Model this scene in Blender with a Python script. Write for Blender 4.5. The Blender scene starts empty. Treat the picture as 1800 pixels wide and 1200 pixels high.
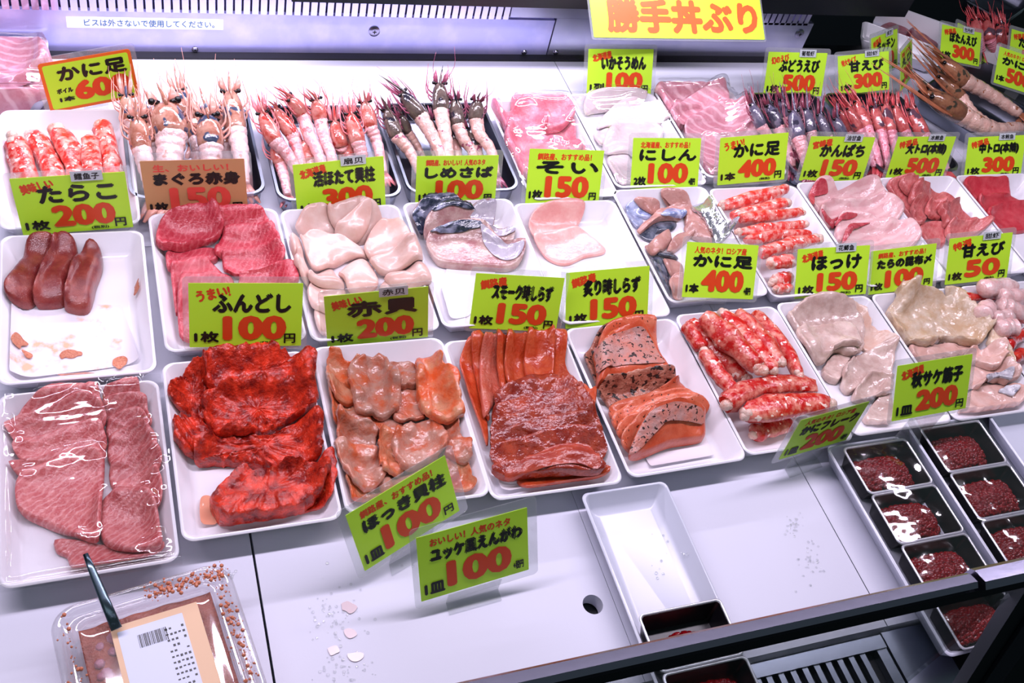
import bpy, math, random
import numpy as np
from mathutils import Vector, Matrix, noise as mnoise

random.seed(7)
SC = bpy.context.scene
COL = SC.collection

# ------------------------------------------------------------------ camera, world, lights, exposure
CAM_LOC = (-0.02687, -0.71968, 0.86511)
CAM_ROT = (0.7299482, -0.2095498, -0.3027539)
FPX = 1800.835
cam_data = bpy.data.cameras.new('camera')
cam_data.sensor_width = 36.0
cam_data.lens = FPX / 1800 * 36.0
cam_data.clip_start = 0.01
cam = bpy.data.objects.new('camera', cam_data)
cam.location = CAM_LOC
cam.rotation_euler = CAM_ROT
COL.objects.link(cam)
SC.camera = cam

SC.view_settings.view_transform = 'Standard'
SC.view_settings.look = 'None'
SC.view_settings.gamma = 1.0
SC.view_settings.use_curve_mapping = False
SC.view_settings.exposure = 0.0

world = bpy.data.worlds.new('world')
SC.world = world
world.use_nodes = True
world.node_tree.nodes['Background'].inputs[0].default_value = (0.62, 0.86, 0.92, 1)
world.node_tree.nodes['Background'].inputs[1].default_value = 0.10


def area(name, loc, target, sx, sy, power, color):
    d = bpy.data.lights.new(name, 'AREA')
    d.shape = 'RECTANGLE'
    d.size, d.size_y = sx, sy
    d.energy = power
    d.color = color
    o = bpy.data.objects.new(name, d)
    o.location = loc
    v = Vector(target) - Vector(loc)
    o.rotation_euler = v.to_track_quat('-Z', 'Y').to_euler()
    COL.objects.link(o)
    return o


# the lamps of the case: a tube over the deck, a tube over the rear boards, shop lighting behind the viewer
area('case_tube_lamp', (0.42, 0.02, 0.88), (0.42, 0.0, 0), 2.2, 0.05, 16.5, (1.0, 0.89, 1.09))
area('rear_tube_lamp', (0.32, 0.53, 0.36), (0.32, 0.52, 0), 1.1, 0.04, 7.2, (0.95, 0.88, 1.08))
area('shop_ceiling_lamp', (0.2, -1.5, 1.9), (0.5, 0.1, 0), 2.4, 0.5, 4.0, (0.90, 0.98, 1.0))

# ------------------------------------------------------------------ camera geometry: pixel of the 1800x1200 frame -> point on a level plane
CM = np.array(cam.rotation_euler.to_matrix())
CP = np.array(CAM_LOC)


def at(px, py, z=0.0):
    d = CM @ np.array([(px - 900) / FPX, (600 - py) / FPX, -1.0])
    t = (z - CP[2]) / d[2]
    return CP + t * d


# ------------------------------------------------------------------ helpers
def lin(c):
    c = c / 255.0
    return c / 12.92 if c <= 0.04045 else ((c + 0.055) / 1.055) ** 2.4


def rgb(r, g, b):
    return (lin(r), lin(g), lin(b), 1.0)


def tag(o, label=None, cat=None, group=None, kind=None):
    if label: o['label'] = label
    if cat: o['category'] = cat
    if group: o['group'] = group
    if kind: o['kind'] = kind
    return o


def link(name, me, parent=None, mat=None):
    o = bpy.data.objects.new(name, me)
    COL.objects.link(o)
    if parent is not None:
        o.parent = parent
    if mat is not None:
        me.materials.append(mat)
    return o


def empty(name, loc=(0, 0, 0), rot=None):
    o = bpy.data.objects.new(name, None)
    o.empty_display_size = 0.01
    o.location = loc
    if rot is not None:
        o.rotation_euler = rot
    COL.objects.link(o)
    return o


def mesh(name, V, F, smooth=False, sharp=None):
    me = bpy.data.meshes.new(name)
    me.from_pydata([tuple(map(float, v)) for v in V], [], F)
    if smooth:
        me.polygons.foreach_set('use_smooth', [True] * len(me.polygons))
        if sharp:
            try:
                me.set_sharp_from_angle(angle=sharp)
            except Exception:
                pass
    me.update()
    return me


class MB:
    """collects boxes, tubes, spheres, lofts into one mesh"""
    def __init__(self):
        self.V, self.F = [], []

    def add(self, V, F):
        n = len(self.V)
        self.V += [tuple(map(float, v)) for v in V]
        self.F += [tuple(i + n for i in f) for f in F]

    def box(self, x0, x1, y0, y1, z0, z1):
        V = [(x0, y0, z0), (x1, y0, z0), (x1, y1, z0), (x0, y1, z0), (x0, y0, z1), (x1, y0, z1), (x1, y1, z1), (x0, y1, z1)]
        self.add(V, [(0, 3, 2, 1), (4, 5, 6, 7), (0, 1, 5, 4), (1, 2, 6, 5), (2, 3, 7, 6), (3, 0, 4, 7)])

    def loft(self, loops, closed=True, cap0=True, cap1=True):
        n = len(loops[0])
        V = [p for l in loops for p in l]
        F = []
        for k in range(len(loops) - 1):
            for i in range(n if closed else n - 1):
                j = (i + 1) % n
                F.append((k * n + i, k * n + j, (k + 1) * n + j, (k + 1) * n + i))
        if cap0: F.append(tuple(reversed(range(n))))
        if cap1: F.append(tuple((len(loops) - 1) * n + i for i in range(n)))
        self.add(V, F)

    def tube(self, pts, rad, n=8, flat=1.0, up=(0, 0, 1)):
        pts = [Vector(p) for p in pts]
        if not hasattr(rad, '__len__'): rad = [rad] * len(pts)
        loops = []
        for i, p in enumerate(pts):
            a = pts[max(0, i - 1)]; b = pts[min(len(pts) - 1, i + 1)]
            d = (b - a)
            d = d.normalized() if d.length > 1e-9 else Vector((0, 1, 0))
            u = Vector(up)
            if abs(d.dot(u)) > 0.97: u = Vector((0, 1, 0))
            s = d.cross(u).normalized(); w = s.cross(d)
            loops.append([p + s * math.cos(2 * math.pi * k / n) * rad[i] + w * math.sin(2 * math.pi * k / n) * rad[i] * flat for k in range(n)])
        self.loft(loops)

    def sphere(self, c, r, seg=10, rings=6, sc=(1, 1, 1)):
        V = [(c[0], c[1], c[2] - r * sc[2])]
        for k in range(1, rings):
            t = math.pi * k / rings
            for i in range(seg):
                a = 2 * math.pi * i / seg
                V.append((c[0] + r * sc[0] * math.sin(t) * math.cos(a), c[1] + r * sc[1] * math.sin(t) * math.sin(a), c[2] - r * sc[2] * math.cos(t)))
        V.append((c[0], c[1], c[2] + r * sc[2]))
        F = [(0, 1 + (i + 1) % seg, 1 + i) for i in range(seg)]
        for k in range(rings - 2):
            for i in range(seg):
                a = 1 + k * seg + i; b = 1 + k * seg + (i + 1) % seg
                F.append((a, b, b + seg, a + seg))
        L = len(V) - 1; b0 = 1 + (rings - 2) * seg
        F += [(L, b0 + i, b0 + (i + 1) % seg) for i in range(seg)]
        self.add(V, F)

    def build(self, name, mat, parent=None, smooth=False, sharp=None):
        return link(name, mesh(name, self.V, self.F, smooth, sharp), parent, mat)


def centre(o):
    """move a top-level mesh object's origin to the middle of its base"""
    me = o.data
    n = len(me.vertices)
    co = np.empty(n * 3); me.vertices.foreach_get('co', co); co = co.reshape(-1, 3)
    c = np.array([(co[:, 0].min() + co[:, 0].max()) / 2, (co[:, 1].min() + co[:, 1].max()) / 2, co[:, 2].min()])
    me.vertices.foreach_set('co', (co - c).ravel()); me.update()
    o.location = c
    return o


# ------------------------------------------------------------------ materials
def nt(name):
    m = bpy.data.materials.new(name)
    m.use_nodes = True
    t = m.node_tree
    return m, t, t.nodes['Principled BSDF']


def N(t, kind, **kw):
    n = t.nodes.new(kind)
    for k, v in kw.items():
        setattr(n, k, v)
    return n


def setin(n, **kw):
    for k, v in kw.items():
        n.inputs[k.replace('_', ' ')].default_value = v


def objcoord(t, jitter=True):
    tc = N(t, 'ShaderNodeTexCoord')
    if not jitter:
        return tc.outputs['Object']
    oi = N(t, 'ShaderNodeObjectInfo')
    mp = N(t, 'ShaderNodeVectorMath', operation='MULTIPLY_ADD')
    cb = N(t, 'ShaderNodeCombineXYZ')
    for i in range(3): t.links.new(oi.outputs['Random'], cb.inputs[i])
    t.links.new(cb.outputs[0], mp.inputs[0])
    mp.inputs[1].default_value = (3.1, 2.3, 1.7)
    t.links.new(tc.outputs['Object'], mp.inputs[2])
    return mp.outputs[0]


def ramp(t, src, stops):
    r = N(t, 'ShaderNodeValToRGB')
    el = r.color_ramp.elements
    while len(el) < len(stops): el.new(0.5)
    for e, (p, c) in zip(el, stops):
        e.position = p; e.color = c
    t.links.new(src, r.inputs[0])
    return r.outputs[0]


def plain(name, col, rough=0.4, metal=0.0, bump=None, coat=0.0, dirt=None, spec=0.5, sheen=None):
    m, t, b = nt(name)
    setin(b, Base_Color=col, Roughness=rough, Metallic=metal, Coat_Weight=coat, Specular_IOR_Level=spec)
    if bump:
        nz = N(t, 'ShaderNodeTexNoise'); setin(nz, Scale=bump[0], Detail=3.0)
        t.links.new(objcoord(t), nz.inputs['Vector'])
        bp = N(t, 'ShaderNodeBump'); setin(bp, Strength=bump[1], Distance=0.001)
        t.links.new(nz.outputs[0], bp.inputs['Height']); t.links.new(bp.outputs[0], b.inputs['Normal'])
    if dirt:
        nz = N(t, 'ShaderNodeTexNoise'); setin(nz, Scale=dirt[0], Detail=5.0)
        t.links.new(objcoord(t), nz.inputs['Vector'])
        c = ramp(t, nz.outputs[0], [(dirt[1], col), (dirt[2], dirt[3])])
        t.links.new(c, b.inputs['Base Color'])
    return m


def flesh(name, c1, c2, scale=60, lo=0.4, hi=0.65, rough=0.28, bump=(260, 0.25), stripe=None, spots=None, sss=0.0, coat=0.25, dim=0.80):
    """wet raw food: two tones mixed by noise, optional fat stripes (colour, bands per metre, angle, distortion, amount) and specks"""
    m, t, b = nt(name)
    oc = objcoord(t)
    c1, c2 = [tuple(v * dim for v in c[:3]) + (1,) for c in (c1, c2)]
    nz = N(t, 'ShaderNodeTexNoise'); setin(nz, Scale=float(scale), Detail=4.0, Roughness=0.6)
    t.links.new(oc, nz.inputs['Vector'])
    col = ramp(t, nz.outputs[0], [(lo, c1), (hi, c2)])
    if stripe:
        sc, per, ang, dist, amt = stripe
        mp = N(t, 'ShaderNodeMapping'); mp.inputs['Rotation'].default_value = (0, 0, ang)
        t.links.new(oc, mp.inputs['Vector'])
        wv = N(t, 'ShaderNodeTexWave'); setin(wv, Scale=per / 3.14159, Distortion=dist, Detail=2.0, Detail_Scale=1.5)
        t.links.new(mp.outputs[0], wv.inputs['Vector'])
        f = ramp(t, wv.outputs[0], [(0.62, (0, 0, 0, 1)), (0.95, (amt, amt, amt, 1))])
        mx = N(t, 'ShaderNodeMix', data_type='RGBA')
        t.links.new(f, mx.inputs[0]); t.links.new(col, mx.inputs[6]); mx.inputs[7].default_value = sc
        col = mx.outputs[2]
    if spots:
        sc, dens, thr = spots
        vz = N(t, 'ShaderNodeTexNoise'); setin(vz, Scale=float(dens), Detail=2.0, Roughness=0.5)
        t.links.new(oc, vz.inputs['Vector'])
        f = ramp(t, vz.outputs[0], [(thr, (0, 0, 0, 1)), (thr + 0.03, (1, 1, 1, 1))])
        mx = N(t, 'ShaderNodeMix', data_type='RGBA')
        t.links.new(f, mx.inputs[0]); t.links.new(col, mx.inputs[6]); mx.inputs[7].default_value = sc
        col = mx.outputs[2]
    oi = N(t, 'ShaderNodeObjectInfo')
    hv = N(t, 'ShaderNodeHueSaturation')
    mr = N(t, 'ShaderNodeMapRange'); mr.inputs[3].default_value = 0.88; mr.inputs[4].default_value = 1.10
    t.links.new(oi.outputs['Random'], mr.inputs[0]); t.links.new(mr.outputs[0], hv.inputs['Value']); t.links.new(col, hv.inputs['Color'])
    col = hv.outputs[0]
    t.links.new(col, b.inputs['Base Color'])
    setin(b, Roughness=rough, Coat_Weight=coat, Coat_Roughness=0.12, Specular_IOR_Level=0.5)
    if sss:
        setin(b, Subsurface_Weight=sss, Subsurface_Scale=0.004)
        b.inputs['Subsurface Radius'].default_value = (1.0, 0.5, 0.4)
    if bump:
        nb = N(t, 'ShaderNodeTexNoise'); setin(nb, Scale=float(bump[0]), Detail=3.0)
        t.links.new(oc, nb.inputs['Vector'])
        bp = N(t, 'ShaderNodeBump'); setin(bp, Strength=bump[1], Distance=0.002)
        t.links.new(nb.outputs[0], bp.inputs['Height'])
        t.links.new(bp.outputs[0], b.inputs['Normal']); t.links.new(bp.outputs[0], b.inputs['Coat Normal'])
    return m


def clear(name, tint=(1, 1, 1, 1), gloss=0.08, rough=0.05, bump=None, milk=0.0, milkcol=(1, 1, 1, 1)):
    """thin clear plastic: see-through with fresnel-like gloss, optionally a little milky"""
    m = bpy.data.materials.new(name); m.use_nodes = True
    t = m.node_tree; t.nodes.clear()
    out = N(t, 'ShaderNodeOutputMaterial')
    tr = N(t, 'ShaderNodeBsdfTransparent'); tr.inputs[0].default_value = tint
    gl = N(t, 'ShaderNodeBsdfGlossy'); gl.inputs['Roughness'].default_value = rough
    lw = N(t, 'ShaderNodeLayerWeight'); lw.inputs[0].default_value = 0.35
    mr = N(t, 'ShaderNodeMapRange'); mr.inputs[3].default_value = gloss; mr.inputs[4].default_value = min(1, gloss + 0.45)
    t.links.new(lw.outputs['Facing'], mr.inputs[0])
    mx = N(t, 'ShaderNodeMixShader')
    t.links.new(mr.outputs[0], mx.inputs[0]); t.links.new(tr.outputs[0], mx.inputs[1]); t.links.new(gl.outputs[0], mx.inputs[2])
    if bump:
        nb = N(t, 'ShaderNodeTexNoise'); setin(nb, Scale=float(bump[0]), Detail=2.0)
        t.links.new(objcoord(t), nb.inputs['Vector'])
        bp = N(t, 'ShaderNodeBump'); setin(bp, Strength=bump[1], Distance=0.004)
        t.links.new(nb.outputs[0], bp.inputs['Height']); t.links.new(bp.outputs[0], gl.inputs['Normal'])
    last = mx
    if milk:
        df = N(t, 'ShaderNodeBsdfDiffuse'); df.inputs[0].default_value = milkcol
        m2 = N(t, 'ShaderNodeMixShader'); m2.inputs[0].default_value = milk
        t.links.new(mx.outputs[0], m2.inputs[1]); t.links.new(df.outputs[0], m2.inputs[2])
        last = m2
    t.links.new(last.outputs[0], out.inputs[0])
    return m


M = {}
M['melamine'] = plain('white_melamine', rgb(230, 227, 234), 0.18)
M['dish'] = plain('white_dish', rgb(206, 208, 222), 0.22, spec=.4)
M['board'] = plain('white_plastic_board', rgb(206, 206, 220), 0.38, bump=(500, 0.05), spec=.35)
M['steel'] = plain('tray_steel', rgb(150, 156, 170), 0.28, 1.0)
M['steelshade'] = plain('tray_steel_shaded', rgb(96, 98, 110), 0.35, 1.0)  # darker copy of the tray steel: shadow inside the wells put into the colour
M['rimsilver'] = plain('cup_rim_silver', rgb(226, 226, 234), 0.25, 0.55)
M['panelsteel'] = plain('panel_steel', rgb(176, 176, 226), 0.30, 0.6, dirt=(26, 0.45, 0.75, rgb(200, 196, 236)))
M['panelsteel2'] = plain('panel_steel_grey', rgb(178, 178, 206), 0.22, 0.8, dirt=(20, 0.4, 0.8, rgb(200, 200, 220)))
M['grillesteel'] = plain('grille_steel', rgb(206, 202, 232), 0.16, 0.95)
M['chrome'] = plain('rail_chrome', rgb(150, 148, 168), 0.22, 1.0, bump=(40, 0.10))
M['black'] = plain('black_metal', rgb(18, 22, 28), 0.35)
M['blackplastic'] = plain('black_plastic', rgb(14, 12, 18), 0.3)
M['dark'] = plain('dark_shop', rgb(14, 26, 32), 0.7)
M['slot'] = plain('slot_dark', rgb(10, 10, 18), 0.6)
M['mirror'] = plain('mirror_steel', rgb(205, 200, 225), 0.06, 1.0)
M['paper'] = plain('fluorescent_card_paper', rgb(188, 236, 50), 0.42)
M['brownpaper'] = plain('brown_card_paper', rgb(196, 140, 96), 0.45)
M['orangeink'] = plain('orange_ink', rgb(228, 104, 30), 0.45)
M['redink'] = plain('red_ink', rgb(214, 66, 22), 0.4)
M['redink2'] = plain('faded_red_ink', rgb(222, 72, 62), 0.4)
M['ink'] = plain('black_ink', rgb(14, 14, 12), 0.4)
M['signink'] = plain('sign_red_ink', rgb(236, 84, 26), 0.45)
M['blueink'] = plain('blue_ink', rgb(40, 110, 160), 0.5)
M['tape'] = plain('grey_tape', rgb(190, 196, 200), 0.4)
M['sticker'] = plain('white_sticker', rgb(244, 244, 252), 0.5)
M['sleeve'] = clear('card_sleeve', (0.96, 0.97, 0.97, 1), 0.05, 0.08, milk=0.10, milkcol=(0.9, 0.9, 0.92, 1))
M['film'] = clear('cling_film', (0.985, 0.98, 0.985, 1), 0.045, 0.07, bump=(30, 0.5))
M['glass'] = clear('front_glass', (0.93, 0.97, 0.96, 1), 0.04, 0.02)
M['box'] = clear('clear_box_plastic', (0.96, 0.95, 0.97, 1), 0.10, 0.06, milk=0.06)
M['pvc'] = clear('clear_stand', (0.97, 0.98, 0.98, 1), 0.07, 0.06, milk=0.05)
M['liner'] = plain('white_liner_paper', rgb(228, 222, 228), 0.7, bump=(300, 0.2))
M['stainliner'] = plain('stained_liner', rgb(222, 216, 224), 0.6, dirt=(42, 0.56, 0.66, rgb(226, 172, 140)))
M['crumb'] = flesh('roe_crumbs', rgb(226, 140, 104), rgb(206, 112, 80), 400, bump=(500, 0.6))
M['juice'] = plain('pink_juice', rgb(232, 160, 132), 0.12)
M['eye'] = plain('shrimp_eye', rgb(8, 6, 10), 0.12)

# ------------------------------------------------------------------ stacking height field (deck z = -0.03, tray rims z = 0)
HX0, HY0, HR = -0.32, -0.58, 0.002
HNX, HNY = 1060, 680
DECK = -0.03
H = np.full((HNY, HNX), DECK)


def hs(x, y, A=None):
    A = H if A is None else A
    fx = np.clip((np.asarray(x) - HX0) / HR, 0, HNX - 1.001); fy = np.clip((np.asarray(y) - HY0) / HR, 0, HNY - 1.001)
    i = fx.astype(int); j = fy.astype(int); u = fx - i; v = fy - j
    return A[j, i] * (1 - u) * (1 - v) + A[j, i + 1] * u * (1 - v) + A[j + 1, i] * (1 - u) * v + A[j + 1, i + 1] * u * v


def blur(A, k):
    for _ in range(2):
        P = np.pad(A, k, mode='edge'); c = np.cumsum(np.pad(P, ((1, 0), (0, 0))), 0); P = (c[2 * k + 1:] - c[:-2 * k - 1]) / (2 * k + 1)
        c = np.cumsum(np.pad(P, ((0, 0), (1, 0))), 1); A = (c[:, 2 * k + 1:] - c[:, :-2 * k - 1]) / (2 * k + 1)
    return A


def dilate(A, k=1):
    B = A.copy()
    for dy in range(-k, k + 1):
        for dx in range(-k, k + 1):
            B = np.maximum(B, np.roll(np.roll(A, dy, 0), dx, 1))
    return B


def rrect(w, d, r, z, n=6, inset=0.0):
    """rounded rectangle loop, x 0..w, y 0..-d, shrunk by inset"""
    r = max(r - inset * 0.6, 0.002)
    x0, x1, y0, y1 = inset, w - inset, -d + inset, -inset
    P = []
    for cx, cy, a0 in ((x1 - r, y1 - r, 0), (x0 + r, y1 - r, 90), (x0 + r, y0 + r, 180), (x1 - r, y0 + r, 270)):
        for k in range(n + 1):
            a = math.radians(a0 + 90 * k / n)
            P.append((cx + r * math.cos(a), cy + r * math.sin(a), z))
    return P


def hf_tray(x, y, yaw, w, d, bot, slope, rimz=0.0):
    c, s = math.cos(yaw), math.sin(yaw)
    X, Y = np.meshgrid(HX0 + np.arange(HNX) * HR, HY0 + np.arange(HNY) * HR)
    lx = (X - x) * c + (Y - y) * s; ly = -(X - x) * s + (Y - y) * c
    e = np.minimum(np.minimum(lx, w - lx), np.minimum(-ly, d + ly))
    inside = e > 0
    h = rimz + 0.0004 - (rimz - bot) * np.clip((e - 0.003) / slope, 0, 1)
    H[inside] = h[inside]


def tray(x, y, yaw, w, d, label, cat='tray', group='white trays of seafood', mat='melamine', rimz=0.0, depth=0.03, slope=0.018, r=0.012, name='serving_tray'):
    """open rectangular dish: x, y is its rear-left rim corner"""
    zb = rimz - depth
    L = [rrect(w, d, r, zb + 0.0003, inset=slope + 0.004), rrect(w, d, r, zb + 0.004, inset=slope - 0.004), rrect(w, d, r, rimz - 0.004, inset=0.0012),
         rrect(w, d, r, rimz - 0.0012, inset=0.0), rrect(w, d, r, rimz, inset=0.001), rrect(w, d, r, rimz, inset=0.0028), rrect(w, d, r, rimz - 0.0015, inset=0.004),
         rrect(w, d, r, zb + 0.010, inset=slope - 0.004), rrect(w, d, r, zb + 0.0062, inset=slope), rrect(w, d, r, zb + 0.005, inset=slope + 0.006)]
    mb = MB(); mb.loft(L)
    o = mb.build(name, M[mat], smooth=True, sharp=math.radians(50))
    o.location = (x, y, 0); o.rotation_euler = (0, 0, yaw)
    tag(o, label, cat, group)
    hf_tray(x, y, yaw, w, d, zb + 0.0052, slope, rimz)
    return o


def steel_tray(x, y, yaw, w, d, label, rimz=0.0):
    zb = rimz - 0.029
    L = [rrect(w, d, .02, zb, inset=.010), rrect(w, d, .02, zb + .005, inset=.005), rrect(w, d, .02, rimz - .003, inset=.003), rrect(w, d, .02, rimz - .003, inset=0), rrect(w, d, .02, rimz, inset=0.0005),
         rrect(w, d, .02, rimz, inset=.004), rrect(w, d, .02, zb + .006, inset=.0065), rrect(w, d, .02, zb + .0015, inset=.012)]
    mb = MB(); mb.loft(L[:6], cap1=False)
    o = mb.build('steel_tray', M['steel'], smooth=True, sharp=math.radians(45))
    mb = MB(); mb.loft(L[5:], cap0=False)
    mb.build('inner_well', M['steelshade'], o, True, math.radians(45))
    o.location = (x, y, 0); o.rotation_euler = (0, 0, yaw)
    tag(o, label, 'tray', 'steel trays of whole shrimp')
    hf_tray(x, y, yaw, w, d, zb + .002, .008, rimz)
    return o


# ------------------------------------------------------------------ soft food pieces draped over what lies below
def catmull(P, n):
    P = np.array(P, float); m = len(P)
    out = []
    for i in range(m):
        p0, p1, p2, p3 = P[i - 1], P[i], P[(i + 1) % m], P[(i + 2) % m]
        for k in range(8):
            t = k / 8
            out.append(0.5 * ((2 * p1) + (-p0 + p2) * t + (2 * p0 - 5 * p1 + 4 * p2 - p3) * t * t + (-p0 + 3 * p1 - 3 * p2 + p3) * t ** 3))
    out = np.array(out)
    seg = np.linalg.norm(np.roll(out, -1, 0) - out, axis=1); s = np.r_[0, np.cumsum(seg)]
    q = np.linspace(0, s[-1], n, endpoint=False)
    oc = np.vstack([out, out[:1]])
    return np.c_[np.interp(q, s, oc[:, 0]), np.interp(q, s, oc[:, 1])]


def resample(P, n):
    Q = np.vstack([P, P[:1]]); s = np.r_[0, np.cumsum(np.linalg.norm(np.diff(Q, axis=0), axis=1))]
    q = np.linspace(0, s[-1], n, endpoint=False)
    return np.c_[np.interp(q, s, Q[:, 0]), np.interp(q, s, Q[:, 1])]


def inpoly(X, Y, P):
    c = np.zeros(X.shape, bool); j = len(P) - 1
    for i in range(len(P)):
        xi, yi = P[i]; xj, yj = P[j]
        if abs(yj - yi) > 1e-12:
            c ^= ((yi > Y) != (yj > Y)) & (X < (xj - xi) * (Y - yi) / (yj - yi) + xi)
        j = i
    return c


SV8 = [0.0, 0.28, 0.5, 0.68, 0.82, 0.91, 0.965, 1.0]
SV16 = [0.0, .12, .22, .32, .42, .5, .58, .66, .73, .80, .86, .91, .95, .98, 1.0]


def piece(name, px, t, mat, shape='cut', parent=None, zr=None, wob=0.0008, stiff=3, dome=0.0, ridge=None, jag=0.0, seed=None, nb=52, raise_=0.0, lift=0.0005, fine=False, sharp=False):
    """px: outline in pixels of the frame, unprojected at the height this piece lies at; t: thickness in metres"""
    seed = random.random() * 100 if seed is None else seed
    z = -0.022 + t * 0.6 if zr is None else zr
    for _ in range(1 if zr is not None else 3):
        P = np.array([at(a, b, z)[:2] for a, b in px])
        if zr is None:
            Q = catmull(P, 24); cm = Q.mean(0)
            z = float(np.mean(hs((Q[:, 0] + cm[0]) / 2, (Q[:, 1] + cm[1]) / 2))) + t * 0.75 + dome * .5 + raise_
    SV = SV16 if fine else SV8
    B = catmull(P, nb) if not sharp else resample(P, nb)
    area2 = np.sum(B[:, 0] * np.roll(B[:, 1], -1) - np.roll(B[:, 0], -1) * B[:, 1])
    if area2 < 0: B = B[::-1]
    if jag:
        for i in range(nb):
            B[i] += np.array(mnoise.noise_vector(Vector((B[i, 0] * 150 + seed, B[i, 1] * 150, seed)))[:2]) * jag
    C = B.mean(0)
    # patch of the height field
    i0 = max(0, int((B[:, 0].min() - HX0) / HR) - 8); i1 = min(HNX, int((B[:, 0].max() - HX0) / HR) + 9)
    j0 = max(0, int((B[:, 1].min() - HY0) / HR) - 8); j1 = min(HNY, int((B[:, 1].max() - HY0) / HR) + 9)
    hp = H[j0:j1, i0:i1]
    d = dilate(hp, 1)
    base = np.maximum(d, blur(d, stiff)) + lift + raise_
    full = H.copy() if False else None

    def bs(x, y):
        fx = np.clip((x - HX0) / HR - i0, 0, hp.shape[1] - 1.001); fy = np.clip((y - HY0) / HR - j0, 0, hp.shape[0] - 1.001)
        i = fx.astype(int); j = fy.astype(int); u = fx - i; v = fy - j
        return base[j, i] * (1 - u) * (1 - v) + base[j, i + 1] * u * (1 - v) + base[j + 1, i] * (1 - u) * v + base[j + 1, i + 1] * u * v

    def prof(s):
        if shape == 'cut':
            return np.where(s < 0.9, 1 - 0.06 * s, 0.946 - 0.40 * np.clip((s - 0.9) / 0.1, 0, 1) ** 2)
        if shape == 'thin':
            return 1 - 0.35 * s ** 4
        return np.sqrt(np.clip(1 - np.clip(s, 0, 1) ** 2.6, 0, 1)) * 0.88 + 0.12

    def extra(x, y, s):
        e = dome * np.clip(1 - s ** 2, 0, 1)
        w = np.array([mnoise.noise(Vector((a * 45 + seed, b * 45, seed * 2))) + 0.5 * mnoise.noise(Vector((a * 110, b * 110 + seed, seed))) for a, b in zip(np.ravel(x), np.ravel(y))]).reshape(np.shape(x)) * wob
        if ridge:
            kind, amp, freq, par = ridge
            if kind == 'lin':
                u = x * math.cos(par) + y * math.sin(par)
                ph = u * freq
            else:
                f = at(par[0], par[1], z)
                ph = np.arctan2(y - f[1], x - f[0]) * freq
            nz = np.array([mnoise.noise(Vector((a * 60 + seed, b * 60, 3.3))) for a, b in zip(np.ravel(x), np.ravel(y))]).reshape(np.shape(x))
            w = w + amp * (np.sin(ph + nz * 2.2) * 0.6 + 0.4 * np.sin(ph * 2.3 + nz * 3 + 1)) * (0.35 + 0.65 * s)
        return e + w

    V, F = [], []
    nr = len(SV)
    xs, ys, ss = [C[0]], [C[1]], [0.0]
    for s in SV[1:]:
        q = C + (B - C) * s
        xs += list(q[:, 0]); ys += list(q[:, 1]); ss += [s] * nb
    xs, ys, ss = np.array(xs), np.array(ys), np.array(ss)
    bz = bs(xs, ys)
    tz = bz + np.maximum(t * prof(ss) + extra(xs, ys, ss), 0.0006)
    nv = len(xs)
    V = np.r_[np.c_[xs, ys, tz], np.c_[xs, ys, bz]]
    for off, flip in ((0, False), (nv, True)):
        for i in range(nb):
            j = (i + 1) % nb
            f = (off, off + 1 + i, off + 1 + j)
            F.append(f[::-1] if flip else f)
            for k in range(nr - 2):
                a, b = off + 1 + k * nb + i, off + 1 + k * nb + j
                f = (a, a + nb, b + nb, b)
                F.append(f[::-1] if flip else f)
    o0 = 1 + (nr - 2) * nb
    for i in range(nb):
        j = (i + 1) % nb
        F.append((o0 + i, nv + o0 + i, nv + o0 + j, o0 + j))
    me = mesh(name, V, F, True, math.radians(62))
    o = link(name, me, parent, M[mat] if isinstance(mat, str) else mat)
    # write this piece into the height field
    X, Y = np.meshgrid(HX0 + np.arange(i0, i1) * HR, HY0 + np.arange(j0, j1) * HR)
    ins = inpoly(X, Y, B)
    ang = np.arctan2(B[:, 1] - C[1], B[:, 0] - C[0]); rad = np.hypot(B[:, 1] - C[1], B[:, 0] - C[0])
    o_ = np.argsort(ang); ag = np.r_[ang[o_][-1] - 2 * np.pi, ang[o_], ang[o_][0] + 2 * np.pi]; rd = np.r_[rad[o_][-1], rad[o_], rad[o_][0]]
    S = np.clip(np.hypot(X - C[0], Y - C[1]) / np.interp(np.arctan2(Y - C[1], X - C[0]), ag, rd), 0, 1)
    hh = np.full(hp.shape, -9.0)
    hh[ins] = (base[ins] + np.maximum(t * prof(S[ins]) + extra(X[ins], Y[ins], S[ins]), 0.0006))
    H[j0:j1, i0:i1] = np.maximum(hp, hh)
    return o


def zz(ox, oy, s, pts):
    return [(ox + a / s, oy + b / s) for a, b in pts]


def food(zoom, name, cat, group, items, default):
    """items: (label, outline, overrides)"""
    out = []
    for it in items:
        kw = dict(default); kw.update(it[2] if len(it) > 2 else {})
        g = kw.pop('grow', 1.0)
        q = np.array(zz(*zoom, it[1])); q = q.mean(0) + (q - q.mean(0)) * g
        o = piece(name, [tuple(v) for v in q], **kw)
        centre(o)
        tag(o, it[0], cat, group)
        out.append(o)
    return out


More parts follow.
